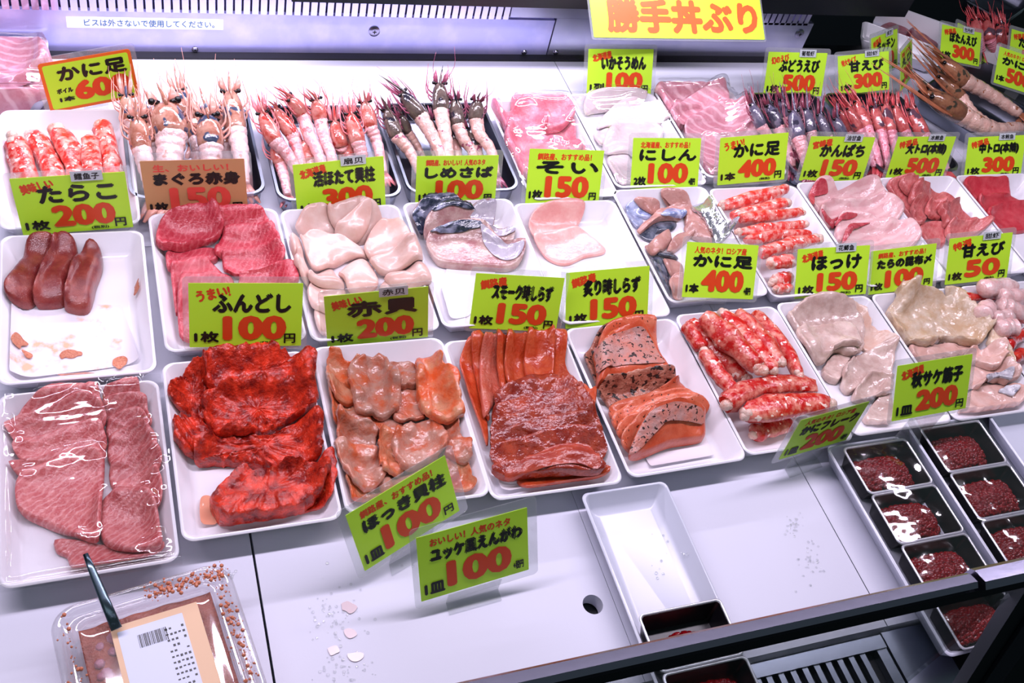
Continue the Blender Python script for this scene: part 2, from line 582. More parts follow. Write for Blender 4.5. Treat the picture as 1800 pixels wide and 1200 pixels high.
def rod(name, px, r, mat, flat=1.0, n=10, knob=0.12, taper=(0.9, 1.0, 0.95, 0.8), rest=True, z=None, sink=0.55, ends=None, seed=0, angular=0.0, ztop=.006):
    """a leg or strip of meat lying along a traced centre line; returns the mesh object"""
    P = np.array(px, float)
    m = len(P)
    tt = np.linspace(0, m - 1, 15)
    cx = np.interp(tt, range(m), P[:, 0]); cy = np.interp(tt, range(m), P[:, 1])
    for _ in range(2):
        cx[1:-1] = (cx[:-2] + cx[1:-1] * 2 + cx[2:]) / 4; cy[1:-1] = (cy[:-2] + cy[1:-1] * 2 + cy[2:]) / 4
    zc = -0.02 + r
    for _ in range(3):
        W = np.array([at(a, b, zc if np.isscalar(zc) else zc[k]) for k, (a, b) in enumerate(zip(cx, cy))])
        hmx = np.max([hs(W[:, 0] + dx * r, W[:, 1] + dy * r) for dx in (-.5, 0, .5) for dy in (-.5, 0, .5)], axis=0)
        if rest:
            hmx = np.minimum(hmx, ztop)
            k = np.polyfit(np.arange(15), hmx, 1)
            sl = float(np.clip(k[0] * 14, -.009, .009))
            ln = hmx.mean() + sl * (np.arange(15) / 14 - .5)
            ln = ln + max(0, np.max(hmx - ln)) * (1 - sink)
            zc = ln + r * flat + 0.0006
        else:
            zc = np.full(15, z)
    W = np.array([at(a, b, zc[k]) for k, (a, b) in enumerate(zip(cx, cy))])
    L = []
    rr = []
    for k in range(15):
        u = k / 14
        f = np.interp(u, np.linspace(0, 1, len(taper)), taper)
        f *= 1 + knob * mnoise.noise(Vector((u * 4 + seed, seed * 3.1, 0)))
        if k == 0 or k == 14: f *= 0.72
        rr.append(r * f)
    mb = MB()
    mb.tube(W, rr, n, flat)
    V = np.array(mb.V)
    for i in range(len(V)):
        k = min(i // n, 14); th = 2 * math.pi * (i % n) / n
        if angular: V[i] = W[k] + (V[i] - W[k]) * (1 + angular * math.cos(3 * th + seed + k * .12))
        nv = mnoise.noise_vector(Vector(V[i] * 140 + seed))
        V[i] += np.array(nv) * r * 0.12
    mb.V = [tuple(v) for v in V]
    me = mesh(name, mb.V, mb.F, True, math.radians(60))
    o = link(name, me, None, M[mat])
    for k in range(15):
        for q in (0, .5) if k < 14 else (0,):
            w = W[k] * (1 - q) + W[min(k + 1, 14)] * q
            i0 = int((w[0] - rr[k] - HX0) / HR); i1 = int((w[0] + rr[k] - HX0) / HR) + 2; j0 = int((w[1] - rr[k] - HY0) / HR); j1 = int((w[1] + rr[k] - HY0) / HR) + 2
            X, Y = np.meshgrid(HX0 + np.arange(i0, i1) * HR, HY0 + np.arange(j0, j1) * HR)
            d2 = rr[k] ** 2 - (X - w[0]) ** 2 - (Y - w[1]) ** 2
            hh = np.where(d2 > 0, w[2] + np.sqrt(np.maximum(d2, 0)) * flat, -9)
            H[j0:j1, i0:i1] = np.maximum(H[j0:j1, i0:i1], hh)
    return o, W, rr


# ------------------------------------------------------------------ lettering
GLY = {}


def glyphs(s):
    if s not in GLY:
        c = bpy.data.curves.new('text', 'FONT'); c.body = s; c.size = 1; c.resolution_u = 3
        o = bpy.data.objects.new('text', c); COL.objects.link(o)
        dg = bpy.context.evaluated_depsgraph_get(); dg.update()
        me = bpy.data.meshes.new_from_object(o.evaluated_get(dg))
        v = np.array([x.co[:2] for x in me.vertices]); f = [tuple(p.vertices) for p in me.polygons]
        bpy.data.objects.remove(o); bpy.data.curves.remove(c); bpy.data.meshes.remove(me)
        mn, mx = v.min(0), v.max(0)
        GLY[s] = ((v - mn) / np.maximum(mx - mn, 1e-6), f, (mx - mn))
    return GLY[s]


def digit_shift(n):
    return [(math.cos(2 * math.pi * k / n), math.sin(2 * math.pi * k / n)) for k in range(n)] + [(0, 0)]


def lettering(name, s, box, bold, mat, parent, y, rot=0.0, n=4, by=None, shear=0.0):
    """text stretched into box (x0, z0, x1, z1) on the plane y of the parent; bold: stroke growth in metres"""
    v, f, _ = glyphs(s)
    x0, z0, x1, z1 = box
    bx, by = bold, bold if by is None else by
    w, h = x1 - x0 - 2 * bx, z1 - z0 - 2 * by
    cx, cz = (x0 + x1) / 2, (z0 + z1) / 2
    V, F = [], []
    for k, (dx, dz) in enumerate(digit_shift(n) if bold else [(0, 0)]):
        p = np.c_[(v[:, 0] - .5) * w + dx * bx, (v[:, 1] - .5) * h + dz * by]
        p[:, 0] += p[:, 1] * shear
        c, sn = math.cos(rot), math.sin(rot)
        q = np.c_[p[:, 0] * c - p[:, 1] * sn + cx, np.full(len(p), y - 0.00002 * k), p[:, 0] * sn + p[:, 1] * c + cz]
        F += [tuple(i + len(V) for i in ff) for ff in f]
        V += q.tolist()
    me = mesh(name, V, F)
    return link(name, me, parent, M[mat])


CARDS = {
    'kani600': (-0.0419, 0.4311, 0.0012, 0.1604, 0.0946, 0.1005, 0.109, 0.0689),
    'tarako': (-0.0711, 0.205, -0.0037, -0.0196, 0.1116, 0.0562, 0.1164, 0.076),
    'maguro': (0.0622, 0.232, -0.0111, -0.1057, 0.1439, 0.0763, 0.1157, 0.0756),
    'hotate': (0.2363, 0.229, -0.0165, -0.054, 0.2406, 0.1159, 0.111, 0.0727),
    'shimesaba': (0.3859, 0.231, -0.0132, -0.1306, 0.2438, 0.0764, 0.1059, 0.0698),
    'soi': (0.5328, 0.2175, -0.0082, -0.0588, 0.4941, -0.0117, 0.1059, 0.0731),
    'nishin': (0.6954, 0.2345, -0.0055, -0.049, 0.5907, 0.0058, 0.1053, 0.0712),
    'kani400b': (0.8376, 0.236, -0.0006, -0.1385, 0.4308, 0.144, 0.1054, 0.0694),
    'kanpachi': (0.9824, 0.238, -0.0058, -0.1381, 0.2699, 0.0571, 0.1056, 0.0706),
    'otoro': (1.1405, 0.237, -0.0062, -0.085, 0.2993, 0.0397, 0.1047, 0.0676),
    'chutoro': (1.3044, 0.238, -0.0122, -0.1821, 0.5561, 0.1304, 0.1043, 0.0649),
    'fundoshi': (0.0868, 0.0041, 0.0064, -0.0948, 0.3348, -0.0034, 0.1149, 0.0755),
    'akagai': (0.2322, 0.0039, -0.0064, -0.096, 0.1301, 0.1207, 0.1127, 0.074),
    'smoke': (0.3932, 0.002, -0.0046, -0.1758, 0.4096, 0.0063, 0.105, 0.0691),
    'aburi': (0.514, -0.003, -0.0049, -0.1124, 0.51, 0.1002, 0.1055, 0.0701),
    'kani400': (0.6696, 0.0101, 0.0111, -0.0849, 0.6745, -0.0433, 0.1004, 0.069),
    'hokke': (0.8479, 0.008, -0.0026, -0.167, 0.5802, 0.1132, 0.1046, 0.0664),
    'tara': (0.9675, 0.01, -0.0065, -0.1456, 0.5088, 0.1585, 0.0993, 0.062),
    'amaebi50': (1.0982, 0.01, -0.0013, -0.1468, 0.5306, 0.1399, 0.1005, 0.0668),
    'sujiko': (0.8332, -0.2207, 0.0403, -0.0391, 0.5526, 0.0692, 0.1047, 0.068),
    'flake': (0.6903, -0.2209, 0.0016, 0.1465, 0.1007, -0.0394, 0.1035, 0.0648),
    'hokki': (0.2105, -0.2508, -0.0031, 0.3075, 0.4257, 0.1544, 0.1107, 0.0721),
    'yukke': (0.2596, -0.3069, -0.0074, 0.0548, 0.4537, 0.0717, 0.1104, 0.0727),
    'ika': (0.7131, 0.458, -0.009, -0.1433, 0.5137, 0.0849, 0.105, 0.0682),
    'budou': (1.037, 0.459, -0.0147, -0.1659, 0.4826, 0.0809, 0.1053, 0.07),
    'ama300': (1.1808, 0.459, -0.0085, -0.0976, 0.668, 0.1474, 0.0999, 0.064),
    'side1': (1.2663, 0.523, -0.0121, 0.515, 0.5648, -0.0966, 0.0999, 0.0661),
    'side2': (1.2807, 0.478, -0.0049, 0.7903, 0.5136, -0.1742, 0.0998, 0.0655),
    'botan': (1.4311, 0.5301, 0.0029, 0.0998, 0.7825, -0.1981, 0.0988, 0.0613),
    'botan2': (1.4979, 0.565, -0.0239, 0.2709, 0.7503, -0.3988, 0.0997, 0.0646),
    'kani500': (1.514, 0.4589, -0.0042, -0.0269, 0.7991, -0.2352, 0.0999, 0.0659),
    'ta500': (1.5883, 0.5187, -0.0009, 0.0791, 0.7967, -0.2286, 0.0994, 0.0637)}


def rr2(x0, x1, z0, z1, r, n=5):
    P = []
    for cx, cz, a0 in ((x1 - r, z1 - r, 0), (x0 + r, z1 - r, 90), (x0 + r, z0 + r, 180), (x1 - r, z0 + r, 270)):
        for k in range(n + 1):
            a = math.radians(a0 + 90 * k / n)
            P.append((cx + r * math.cos(a), cz + r * math.sin(a)))
    return P


def plate(x0, x1, z0, z1, y0, y1, r):
    mb = MB()
    o = rr2(x0, x1, z0, z1, r)
    mb.loft([[(a, y0, b) for a, b in o], [(a, y1, b) for a, b in o]][::-1])
    return mb


def card(key, label, style, name, price, unit, tagline, tail='円', tape=None, tax=True, paper='paper', red='redink', stand=None, border=False, group='yellow-green price cards', sleeve=(.006, .006, .007, .004)):
    x, y, z, yaw, lean, roll, w, h = CARDS[key]
    cy, sy = math.cos(yaw), math.sin(yaw); cl, sl = math.cos(lean), math.sin(lean)
    X = Vector((cy, sy, 0)); Yb = Vector((-sy, cy, 0)); U = Yb * sl + Vector((0, 0, 1)) * cl
    cr, sr = math.cos(roll), math.sin(roll)
    X2 = X * cr + U * sr; U2 = U * cr - X * sr; Nn = U2.cross(X2)
    rot = Matrix((X2, Nn, U2)).transposed()
    root = empty('price_card', (x, y, z), rot.to_euler())
    tag(root, label, 'price card', group)
    a = -w / 2
    g = 0.0004
    pm = plate(a, w / 2, 0, h, -g, 0, 0.0008 if not border else 0.004)
    if border:
        pm.build('paper', M['orangeink'], root)
        plate(a + .004, w / 2 - .004, .004, h - .004, -g - .00015, -g, 0.003).build('paper_panel', M[paper], root)
        yy = -g - .0003
    else:
        pm.build('paper', M[paper], root)
        yy = -g - .00015
    l, r_, tp, bt = sleeve
    plate(a - l, w / 2 + r_, -bt, h + tp, 0.00005, 0.0009, 0.005).build('sleeve', M['sleeve'], root)
    # clear foot down to the deck: expressed in world, then brought into the card's frame
    inv = Matrix((X2, Nn, U2))
    sw = stand if stand else 0.03
    mb = MB()
    def loc(v): return tuple(inv @ (Vector(v) - Vector((x, y, z))))
    base = Vector((x, y, z))
    p0 = base - U2 * bt * .5 + Nn * .0014
    gz = DECK + 0.0004
    pts = []
    for sgn in (-1, 1):
        q = p0 + X2 * sgn * sw / 2
        pts.append(q)
    thick = Nn * 0.0007
    dn = [Vector((q.x, q.y, gz)) for q in pts]
    V = [loc(v) for v in (pts[0], pts[1], dn[1], dn[0])] + [loc(v + Vector((0, .001, 0))) for v in (pts[0], pts[1], dn[1], dn[0])]
    mb.add(V, [(0, 1, 2, 3), (7, 6, 5, 4), (0, 4, 5, 1), (1, 5, 6, 2), (2, 6, 7, 3), (3, 7, 4, 0)])
    if stand and stand > 0.04:
        fy = 0.012
        V = [loc(v) for v in (dn[0], dn[1], dn[1] + Vector((0, -fy, 0)), dn[0] + Vector((0, -fy, 0)))]
        V += [loc(v + Vector((0, 0, .0012))) for v in (dn[0], dn[1], dn[1] + Vector((0, -fy, 0)), dn[0] + Vector((0, -fy, 0)))]
        mb.add(V, [(3, 2, 1, 0), (4, 5, 6, 7), (0, 1, 5, 4), (1, 2, 6, 5), (2, 3, 7, 6), (3, 0, 4, 7)])
    mb.build('stand', M['pvc'], root)

    def bx(u0, v0, u1, v1): return (a + u0 * w, v0 * h, a + u1 * w, v1 * h)
    if style == 'A':      # slanted red burst, wide black name
        lettering('tagline_lettering', tagline, bx(.06, .75, .36, .93), .0007, red, root, yy, rot=0.22)
        lettering('name_lettering', name, bx(.20, .54, .90, .85), .0013, 'ink', root, yy - .0002)
        pb, ub, eb, tb = (.29, .11, .86, .50), (.04, .08, .26, .26), (.84, .05, .945, .21), (.62, .03, .78, .09)
    elif style == 'B':    # straight red line on top
        lettering('tagline_lettering', tagline, bx(.11, .80, .84, .93), .0004, red, root, yy)
        lettering('name_lettering', name, bx(.10, .55, .95, .79), .0013, 'ink', root, yy - .0002)
        pb, ub, eb, tb = (.24, .11, .84, .52), (.035, .08, .22, .26), (.85, .08, .95, .22), (.62, .03, .78, .09)
    elif style == 'C':    # boiled crab card
        lettering('name_lettering', name, bx(.17, .58, .93, .88), .0012, 'ink', root, yy - .0002)
        lettering('unit_lettering', tagline, bx(.12, .35, .30, .46), .0005, 'ink', root, yy)
        pb, ub, eb, tb = (.31, .16, .93, .56), (.13, .18, .30, .29), None, None
    if price:
        lettering('price_lettering', price, bx(*pb), .0026, red, root, yy - .0004, n=8, by=.0019)
    if unit:
        lettering('unit_lettering', unit, bx(*ub), .0008, 'ink', root, yy - .0006)
    if tail and eb:
        lettering('yen_lettering', tail, bx(*eb), .0004, 'ink', root, yy - .0008)
    if tax and tb:
        lettering('tax_lettering', '(税別)', bx(*tb), .0002, 'ink', root, yy - .0006)
    if tape:
        tpz = h * .93
        tm = plate(a + w * .52, a + w * .80, h * .90, h * 1.07, yy - .0013, yy - .0011, .0005).build('tape', M['tape'], root)
        lettering('tape_lettering', tape, (a + w * .55, h * .925, a + w * .77, h * 1.04), .0002, 'ink', tm, yy - .0015)
    return root


# ------------------------------------------------------------------ whole shrimp
def spline(P, n):
    P = [np.array(p, float) for p in P]
    P = [P[0] * 2 - P[1]] + P + [P[-1] * 2 - P[-2]]
    out = []
    m = len(P) - 3
    for k in range(n):
        u = k / (n - 1) * m; i = min(int(u), m - 1); t = u - i
        p0, p1, p2, p3 = P[i:i + 4]
        out.append(0.5 * ((2 * p1) + (-p0 + p2) * t + (2 * p0 - 5 * p1 + 4 * p2 - p3) * t * t + (-p0 + 3 * p1 - 3 * p2 + p3) * t ** 3))
    return out


def shrimp(tip, front, junction, tailpts, r, mats, label, group, zs=None, seed=0, legs=6, leg_len=1.0, fan=True, name='shrimp'):
    """tip/front/junction/tail in pixels; zs their heights"""
    rnd = random.Random(seed)
    zt, zf, zj, ztail = zs or (0.055, 0.035, 0.014, -0.012)
    pt = at(*tip, zt); pf = at(*front, zf); pj = at(*junction, zj)
    nT = len(tailpts)
    pT = [at(*p, zj + (ztail - zj) * (k + 1) / nT) for k, p in enumerate(tailpts)]
    mh, mb_, ml = mats
    base = Vector((float(pj[0]), float(pj[1]), float(min(zj, ztail)) - r))
    root = empty(name, base)
    tag(root, label, 'shrimp', group)
    loc = lambda p: np.array(p, float) - np.array(base)
    # carapace with the spike between the eyes
    n = 9
    car = spline([loc(pj), loc(pf)], 2)
    d = (car[1] - car[0]); Ld = np.linalg.norm(d); d = d / Ld
    mb = MB()
    P = [car[0] + d * Ld * t for t in (-.06, .0, .2, .45, .7, .9, 1.02, 1.10)]
    mb.tube(P, [r * f for f in (.80, .98, 1.06, 1.04, .93, .74, .50, .22)], 14, .92)
    o = mb.build('carapace', M[mh], root, True)
    tl = loc(pt)
    mb = MB()
    a = car[1]
    up = np.array((0, 0, 1.0))
    mb.tube([a - d * Ld * .35 + up * r * .82, a + up * r * .62, a * .4 + tl * .6 + up * r * .25, tl], [r * .10, r * .17, r * .11, r * .02], 6)
    mb.build('rostrum', M[mh], root, True)
    side = np.cross(d, up); side /= np.linalg.norm(side)
    for sg in (-1, 1):
        mb = MB(); c = a + side * sg * r * .68 + up * r * .28 + d * r * .05
        mb.tube([a + side * sg * r * .3 + up * r * .2, c], [r * .13, r * .14], 6)
        mb.sphere(c + side * sg * r * .08, r * .22, 10, 7)
        mb.build('eye', M['eye'], root, True)
        # antennal scale: a thin leaf beside the spike
        mb = MB(); e = a * .2 + tl * .8 + side * sg * r * (.55 + .4 * rnd.random())
        mb.tube([a + side * sg * r * .35, (a + e) / 2 + side * sg * r * .30, e], [r * .24, r * .30, r * .03], 6, .3)
        mb.build('antennal_scale', M[ml], root, True)
    mb = MB()
    Lt = np.linalg.norm(tl - a)
    for k in range(5):
        q = (k - 2) / 2 + rnd.uniform(-.2, .2)
        e = a + (tl - a) * rnd.uniform(.5, .95) + side * q * r * .9 - up * r * rnd.uniform(0, .4)
        s = a + side * q * r * .4 - up * r * .15
        mb.tube([s, (s + e) / 2 + side * q * r * .15, e], [r * .13, r * .10, r * .015], 5)
    mb.build('feeler_bristles', M[ml], root, True)['kind'] = 'stuff'
    for k in range(2):
        mb = MB()
        sg = -1 if k % 2 else 1
        s = a + side * sg * r * .3
        e = tl + side * sg * r * (.4 + 1.6 * rnd.random()) + d * Ld * (.1 + .4 * rnd.random()) + up * (rnd.random() * .012)
        m_ = (s + e) / 2 + side * sg * r * (.3 + .6 * rnd.random())
        mb.tube(spline([s, m_, e], 7), [.0007, .0006, .0005, .0004, .0003, .00025, .0002], 4)
        mb.build('antenna', M[ml], root, True)
    # abdomen: six overlapping rings
    A = spline([loc(pj)] + [loc(p) for p in pT], 43)
    rad = []
    for k in range(43):
        u = k / 42
        ph = (u * 6.0) % 1.0
        rad.append(r * (1 - .40 * u) * (.91 + .09 * math.sin(math.pi * min(1, ph * 1.15 + .08)) ** .6) * .98)
    mb = MB(); mb.tube(A, rad, 14, .95)
    V = np.array(mb.V)
    for i in range(len(V)):
        V[i] += np.array(mnoise.noise_vector(Vector(V[i] * 160 + seed))) * r * .08
    mb.V = [tuple(v) for v in V]
    mb.build('abdomen', M[mb_], root, True)
    if fan:
        dd = A[-1] - A[-3]; dd /= np.linalg.norm(dd); sd = np.cross(dd, up); sd /= np.linalg.norm(sd)
        mb = MB()
        for q in (-1, -.45, 0, .45, 1):
            e = A[-1] + dd * r * 2.0 + sd * q * r * 1.3
            mb.tube([A[-1] - dd * r * .2 + sd * q * r * .25, (A[-1] + e) / 2 + sd * q * r * .1, e], [r * .2, r * .34, r * .1], 6, .25)
        mb.build('tail_fan', M[ml], root, True)
    if legs:
        mb = MB()
        for k in range(legs):
            sg = -1 if k % 2 else 1
            s = car[0] + d * Ld * (.25 + .55 * k / legs) + side * sg * r * .7 - up * r * .3
            m_ = s + side * sg * r * (.55 + .5 * rnd.random()) + d * r * .8 + up * r * .25
            e = m_ + d * r * (1.5 + 1.5 * rnd.random()) * leg_len - side * sg * r * .3 + up * r * .2
            mb.tube(spline([s, m_, e], 6), [r * .09, r * .10, r * .09, r * .07, r * .05, r * .02], 5)
        mb.build('legs', M[ml], root, True)
    return root

# ------------------------------------------------------------------ food materials
M['fattytuna'] = flesh('fatty_tuna', rgb(206, 96, 98), rgb(228, 134, 132), 130, stripe=(rgb(246, 196, 196), 170, 0.9, 6.0, .22), bump=(420, .45), rough=.25)
M['redtuna'] = flesh('red_tuna', rgb(196, 48, 66), rgb(220, 84, 98), 90, stripe=(rgb(238, 140, 146), 170, 0.5, 6, .22), bump=(420, .45), rough=.22)
M['midtuna'] = flesh('mid_tuna', rgb(204, 94, 94), rgb(222, 130, 126), 80, stripe=(rgb(228, 150, 146), 150, 0.8, 6, .2), bump=(400, .4))
M['deeptuna'] = flesh('deep_red_tuna', rgb(204, 52, 66), rgb(222, 84, 92), 60, bump=(300, .3))
M['paletuna'] = flesh('pale_tuna', rgb(236, 122, 142), rgb(244, 160, 174), 70, bump=(360, .5), rough=.2)
M['toro'] = flesh('marbled_toro', rgb(214, 138, 152), rgb(228, 164, 176), 80, stripe=(rgb(246, 212, 218), 75, 2.1, 2.5, .4), bump=(300, .3))
M['codroe'] = flesh('cod_roe', rgb(130, 40, 42), rgb(164, 72, 64), 55, bump=(700, .3), rough=.22, coat=.4)
M['scallop'] = flesh('scallop', rgb(228, 184, 172), rgb(240, 208, 198), 40, dim=.80, bump=(90, .25), rough=.3, coat=.2, sss=.15)
M['kimchi'] = flesh('chilli_dressed_scallop', rgb(128, 14, 10), rgb(236, 62, 34), 75, lo=.36, hi=.66, bump=(320, .8), rough=.3, spots=(rgb(222, 110, 80), 120, .71), dim=.95)
M['clam'] = flesh('orange_clam', rgb(222, 92, 44), rgb(212, 146, 112), 38, lo=.40, hi=.64, bump=(150, .9), rough=.2, coat=.5)
M['clampink'] = flesh('pink_clam', rgb(208, 98, 62), rgb(200, 146, 128), 42, lo=.38, hi=.58, bump=(150, .9), rough=.2, coat=.5)
M['smoked'] = flesh('smoked_salmon', rgb(196, 64, 30), rgb(216, 92, 52), 60, bump=(240, .5), rough=.22, coat=.45)
M['smokedbrown'] = flesh('smoked_salmon_skin_side', rgb(142, 36, 20), rgb(184, 66, 34), 55, bump=(170, 1.0), rough=.24, coat=.5)
M['smokedcut'] = flesh('smoked_salmon_cut', rgb(158, 44, 24), rgb(186, 70, 44), 60, bump=(240, .4), rough=.3, coat=.3)
M['smokedpale'] = flesh('smoked_salmon_pale', rgb(204, 88, 66), rgb(214, 118, 98), 60, bump=(400, .5), rough=.25, coat=.4)
M['seared'] = flesh('seared_salmon', rgb(214, 130, 112), rgb(196, 148, 140), 70, spots=(rgb(46, 22, 18), 210, .59), bump=(260, .6), rough=.4, coat=.1)
M['salmon'] = flesh('salmon_slice', rgb(216, 96, 62), rgb(230, 132, 100), 70, spots=(rgb(50, 24, 18), 230, .655), bump=(300, .3), rough=.3)
M['salmoncut'] = flesh('salmon_cut_face', rgb(206, 80, 46), rgb(222, 104, 70), 60, bump=(300, .3), rough=.3)
M['charred'] = flesh('charred_salmon', rgb(206, 138, 114), rgb(150, 78, 62), 60, spots=(rgb(34, 16, 14), 130, .56), bump=(240, .9), rough=.35)
M['crab'] = flesh('crab_leg', rgb(196, 22, 20), rgb(246, 168, 146), 85, lo=.44, hi=.72, spots=(rgb(246, 214, 202), 110, .64), dim=.92, bump=(220, .6), rough=.25, coat=.4)
M['crabpink'] = flesh('crab_leg_pink', rgb(226, 52, 44), rgb(248, 188, 174), 95, lo=.43, hi=.68, spots=(rgb(250, 222, 214), 120, .62), dim=.92, bump=(220, .6), rough=.28, coat=.3)
M['crabmeat'] = flesh('crab_meat', rgb(240, 206, 190), rgb(228, 120, 98), 90, lo=.48, hi=.72, bump=(300, .8), rough=.35)
M['whitefish'] = flesh('translucent_white_fish', rgb(196, 164, 154), rgb(226, 200, 190), 50, bump=(160, .5), rough=.2, coat=.5, sss=.12, dim=.93)
M['fringefish'] = flesh('fringe_of_white_fish', rgb(240, 196, 176), rgb(246, 220, 206), 45, bump=(200, .4), rough=.25)
M['atka'] = flesh('beige_fish', rgb(202, 168, 134), rgb(226, 206, 186), 46, bump=(140, .7), rough=.2, coat=.5, sss=.1, dim=.92)
M['atkapink'] = flesh('pink_beige_fish', rgb(216, 168, 154), rgb(230, 194, 184), 40, dim=.92, bump=(150, .4), rough=.2, coat=.5)
M['silverskin'] = flesh('silver_fish_skin', rgb(190, 186, 196), rgb(226, 222, 228), 120, spots=(rgb(110, 110, 130), 160, .62), bump=(300, .5), rough=.18)
M['amberjack'] = flesh('amberjack', rgb(236, 178, 180), rgb(244, 200, 198), 50, stripe=(rgb(250, 222, 220), 60, 1.4, 4.0, .3), bump=(260, .3), rough=.22)
M['bloodline'] = flesh('bloodline', rgb(186, 58, 72), rgb(208, 92, 100), 110, bump=(300, .5), rough=.25)
M['pinkwhite'] = flesh('pale_pink_fish', rgb(238, 162, 156), rgb(246, 190, 182), 45, bump=(240, .3), rough=.3)
M['mackerelskin'] = flesh('mackerel_skin', rgb(36, 44, 66), rgb(150, 152, 178), 45, lo=.42, hi=.66, stripe=(rgb(22, 28, 46), 90, 1.2, 5.0, .9), bump=(200, .4), rough=.18, coat=.5)
M['mackerelbelly'] = flesh('mackerel_belly', rgb(176, 168, 184), rgb(206, 196, 208), 45, bump=(200, .3), rough=.2, coat=.4)
M['mackerelflesh'] = flesh('mackerel_flesh', rgb(166, 110, 112), rgb(200, 168, 160), 38, lo=.38, hi=.6, bump=(200, .4), rough=.25)
M['herringflesh'] = flesh('herring_flesh', rgb(190, 134, 124), rgb(206, 156, 146), 50, bump=(200, .4), rough=.25)
M['herringskin'] = flesh('herring_skin', rgb(120, 132, 176), rgb(196, 204, 232), 60, lo=.4, hi=.6, bump=(150, .3), rough=.12, coat=.6)
M['herringdark'] = flesh('herring_dark_skin', rgb(46, 54, 70), rgb(120, 124, 140), 60, bump=(150, .3), rough=.15, coat=.6)
M['foil'] = plain('silver_divider', rgb(206, 206, 214), 0.16, 0.9, bump=(90, 1.0))
M['squid'] = flesh('squid', rgb(232, 212, 214), rgb(240, 226, 226), 40, bump=(90, .3), rough=.22, coat=.5, sss=.15)
M['peeled'] = flesh('peeled_shrimp', rgb(236, 186, 182), rgb(246, 216, 212), 90, bump=(220, .5), rough=.18, coat=.6, sss=.15)
M['redtail'] = flesh('red_shrimp_shell', rgb(200, 20, 24), rgb(224, 70, 50), 90, bump=(220, .5), rough=.15, coat=.6)
M['mantle'] = flesh('dark_red_meat', rgb(120, 40, 54), rgb(160, 76, 88), 60, rough=.3)
M['roe'] = flesh('salmon_roe', rgb(112, 0, 8), rgb(146, 4, 14), 300, bump=None, rough=.12, coat=.0, dim=.85)
M['pasteroe'] = flesh('orange_roe_paste', rgb(176, 66, 40), rgb(206, 104, 72), 60, lo=.35, hi=.65, bump=(420, 1.0), rough=.25, coat=.3)
M['pinkpaste'] = flesh('pink_pollock_roe', rgb(184, 96, 116), rgb(224, 168, 186), 70, lo=.35, hi=.65, bump=(320, .9), rough=.3, coat=.3)
HEADS = {}
for nm, h1, h2, b1, b2, l1, sp in (
        ('pale', (172, 104, 84), (212, 158, 138), (236, 196, 194), (242, 214, 212), (232, 158, 142), (60, 70, 96)),
        ('pink', (206, 88, 76), (236, 164, 154), (240, 168, 172), (246, 194, 196), (240, 130, 136), (190, 60, 54)),
        ('dark', (84, 70, 66), (122, 104, 96), (226, 172, 160), (240, 200, 190), (168, 84, 112), (40, 36, 48)),
        ('violet', (88, 84, 108), (128, 116, 134), (226, 150, 156), (236, 182, 186), (146, 64, 86), (48, 44, 60)),
        ('red', (190, 74, 74), (224, 122, 118), (242, 140, 160), (248, 170, 184), (214, 84, 90), (90, 60, 74)),
        ('brown', (134, 82, 60), (166, 112, 80), (232, 180, 164), (242, 204, 188), (178, 106, 74), (60, 52, 40))):
    M[nm + 'head'] = flesh(nm + '_shrimp_head', rgb(*h1), rgb(*h2), 70, lo=.38, hi=.62, spots=(rgb(*sp), 48, .585), bump=(160, .3), rough=.12, coat=.9)
    M[nm + 'body'] = flesh(nm + '_shrimp_body', rgb(*b1), rgb(*b2), 90, bump=(260, .6), rough=.15, coat=.8, spots=(rgb(*[int(c * .9) for c in l1]), 90, .64))
    M[nm + 'leg'] = flesh(nm + '_shrimp_legs', rgb(*l1), rgb(*[min(255, int(c * 1.15)) for c in l1]), 120, bump=None, rough=.3)
    HEADS[nm] = (nm + 'head', nm + 'body', nm + 'leg')

# ------------------------------------------------------------------ setting
def struct(o, label=None):
    o['kind'] = 'structure'
    if label: o['label'] = label
    return o


mb = MB(); mb.box(-2.5, 3.5, -2.5, 3.0, -.95, -.9); struct(mb.build('floor', M['dark']), 'dark shop floor')
mb = MB(); mb.box(-2.5, 3.5, 1.7, 1.75, -.9, 1.6); struct(mb.build('wall_back', M['dark']), 'dark shop wall behind the display case')
# carcass of the case, then the white plastic boards lying on it with seams between them
mb = MB(); mb.box(-.42, 2.0, -.512, .66, -.62, -.05); struct(mb.build('case_base', M['black']), 'dark base of the display case under the boards')


def board(label, x0, x1, y0, y1, hole=None):
    cu = bpy.data.curves.new('deck_board', 'CURVE'); cu.dimensions = '2D'; cu.fill_mode = 'BOTH'
    def poly(P):
        s = cu.splines.new('POLY'); s.points.add(len(P) - 1); s.use_cyclic_u = True
        for p, q in zip(s.points, P): p.co = (q[0], q[1], 0, 1)
    poly([(x0, y0), (x1, y0), (x1, y1), (x0, y1)])
    if hole:
        poly([(hole[0] + hole[2] * math.cos(a * math.pi / 20), hole[1] + hole[2] * math.sin(a * math.pi / 20)) for a in range(40)])
    cu.extrude = .009
    o = bpy.data.objects.new('deck_board', cu); COL.objects.link(o)
    dg = bpy.context.evaluated_depsgraph_get(); dg.update()
    me = bpy.data.meshes.new_from_object(o.evaluated_get(dg)); bpy.data.objects.remove(o); bpy.data.curves.remove(cu)
    ob = link('deck_board', me, None, M['board']); ob.location = (0, 0, DECK - .009)
    struct(ob, label)
    return ob


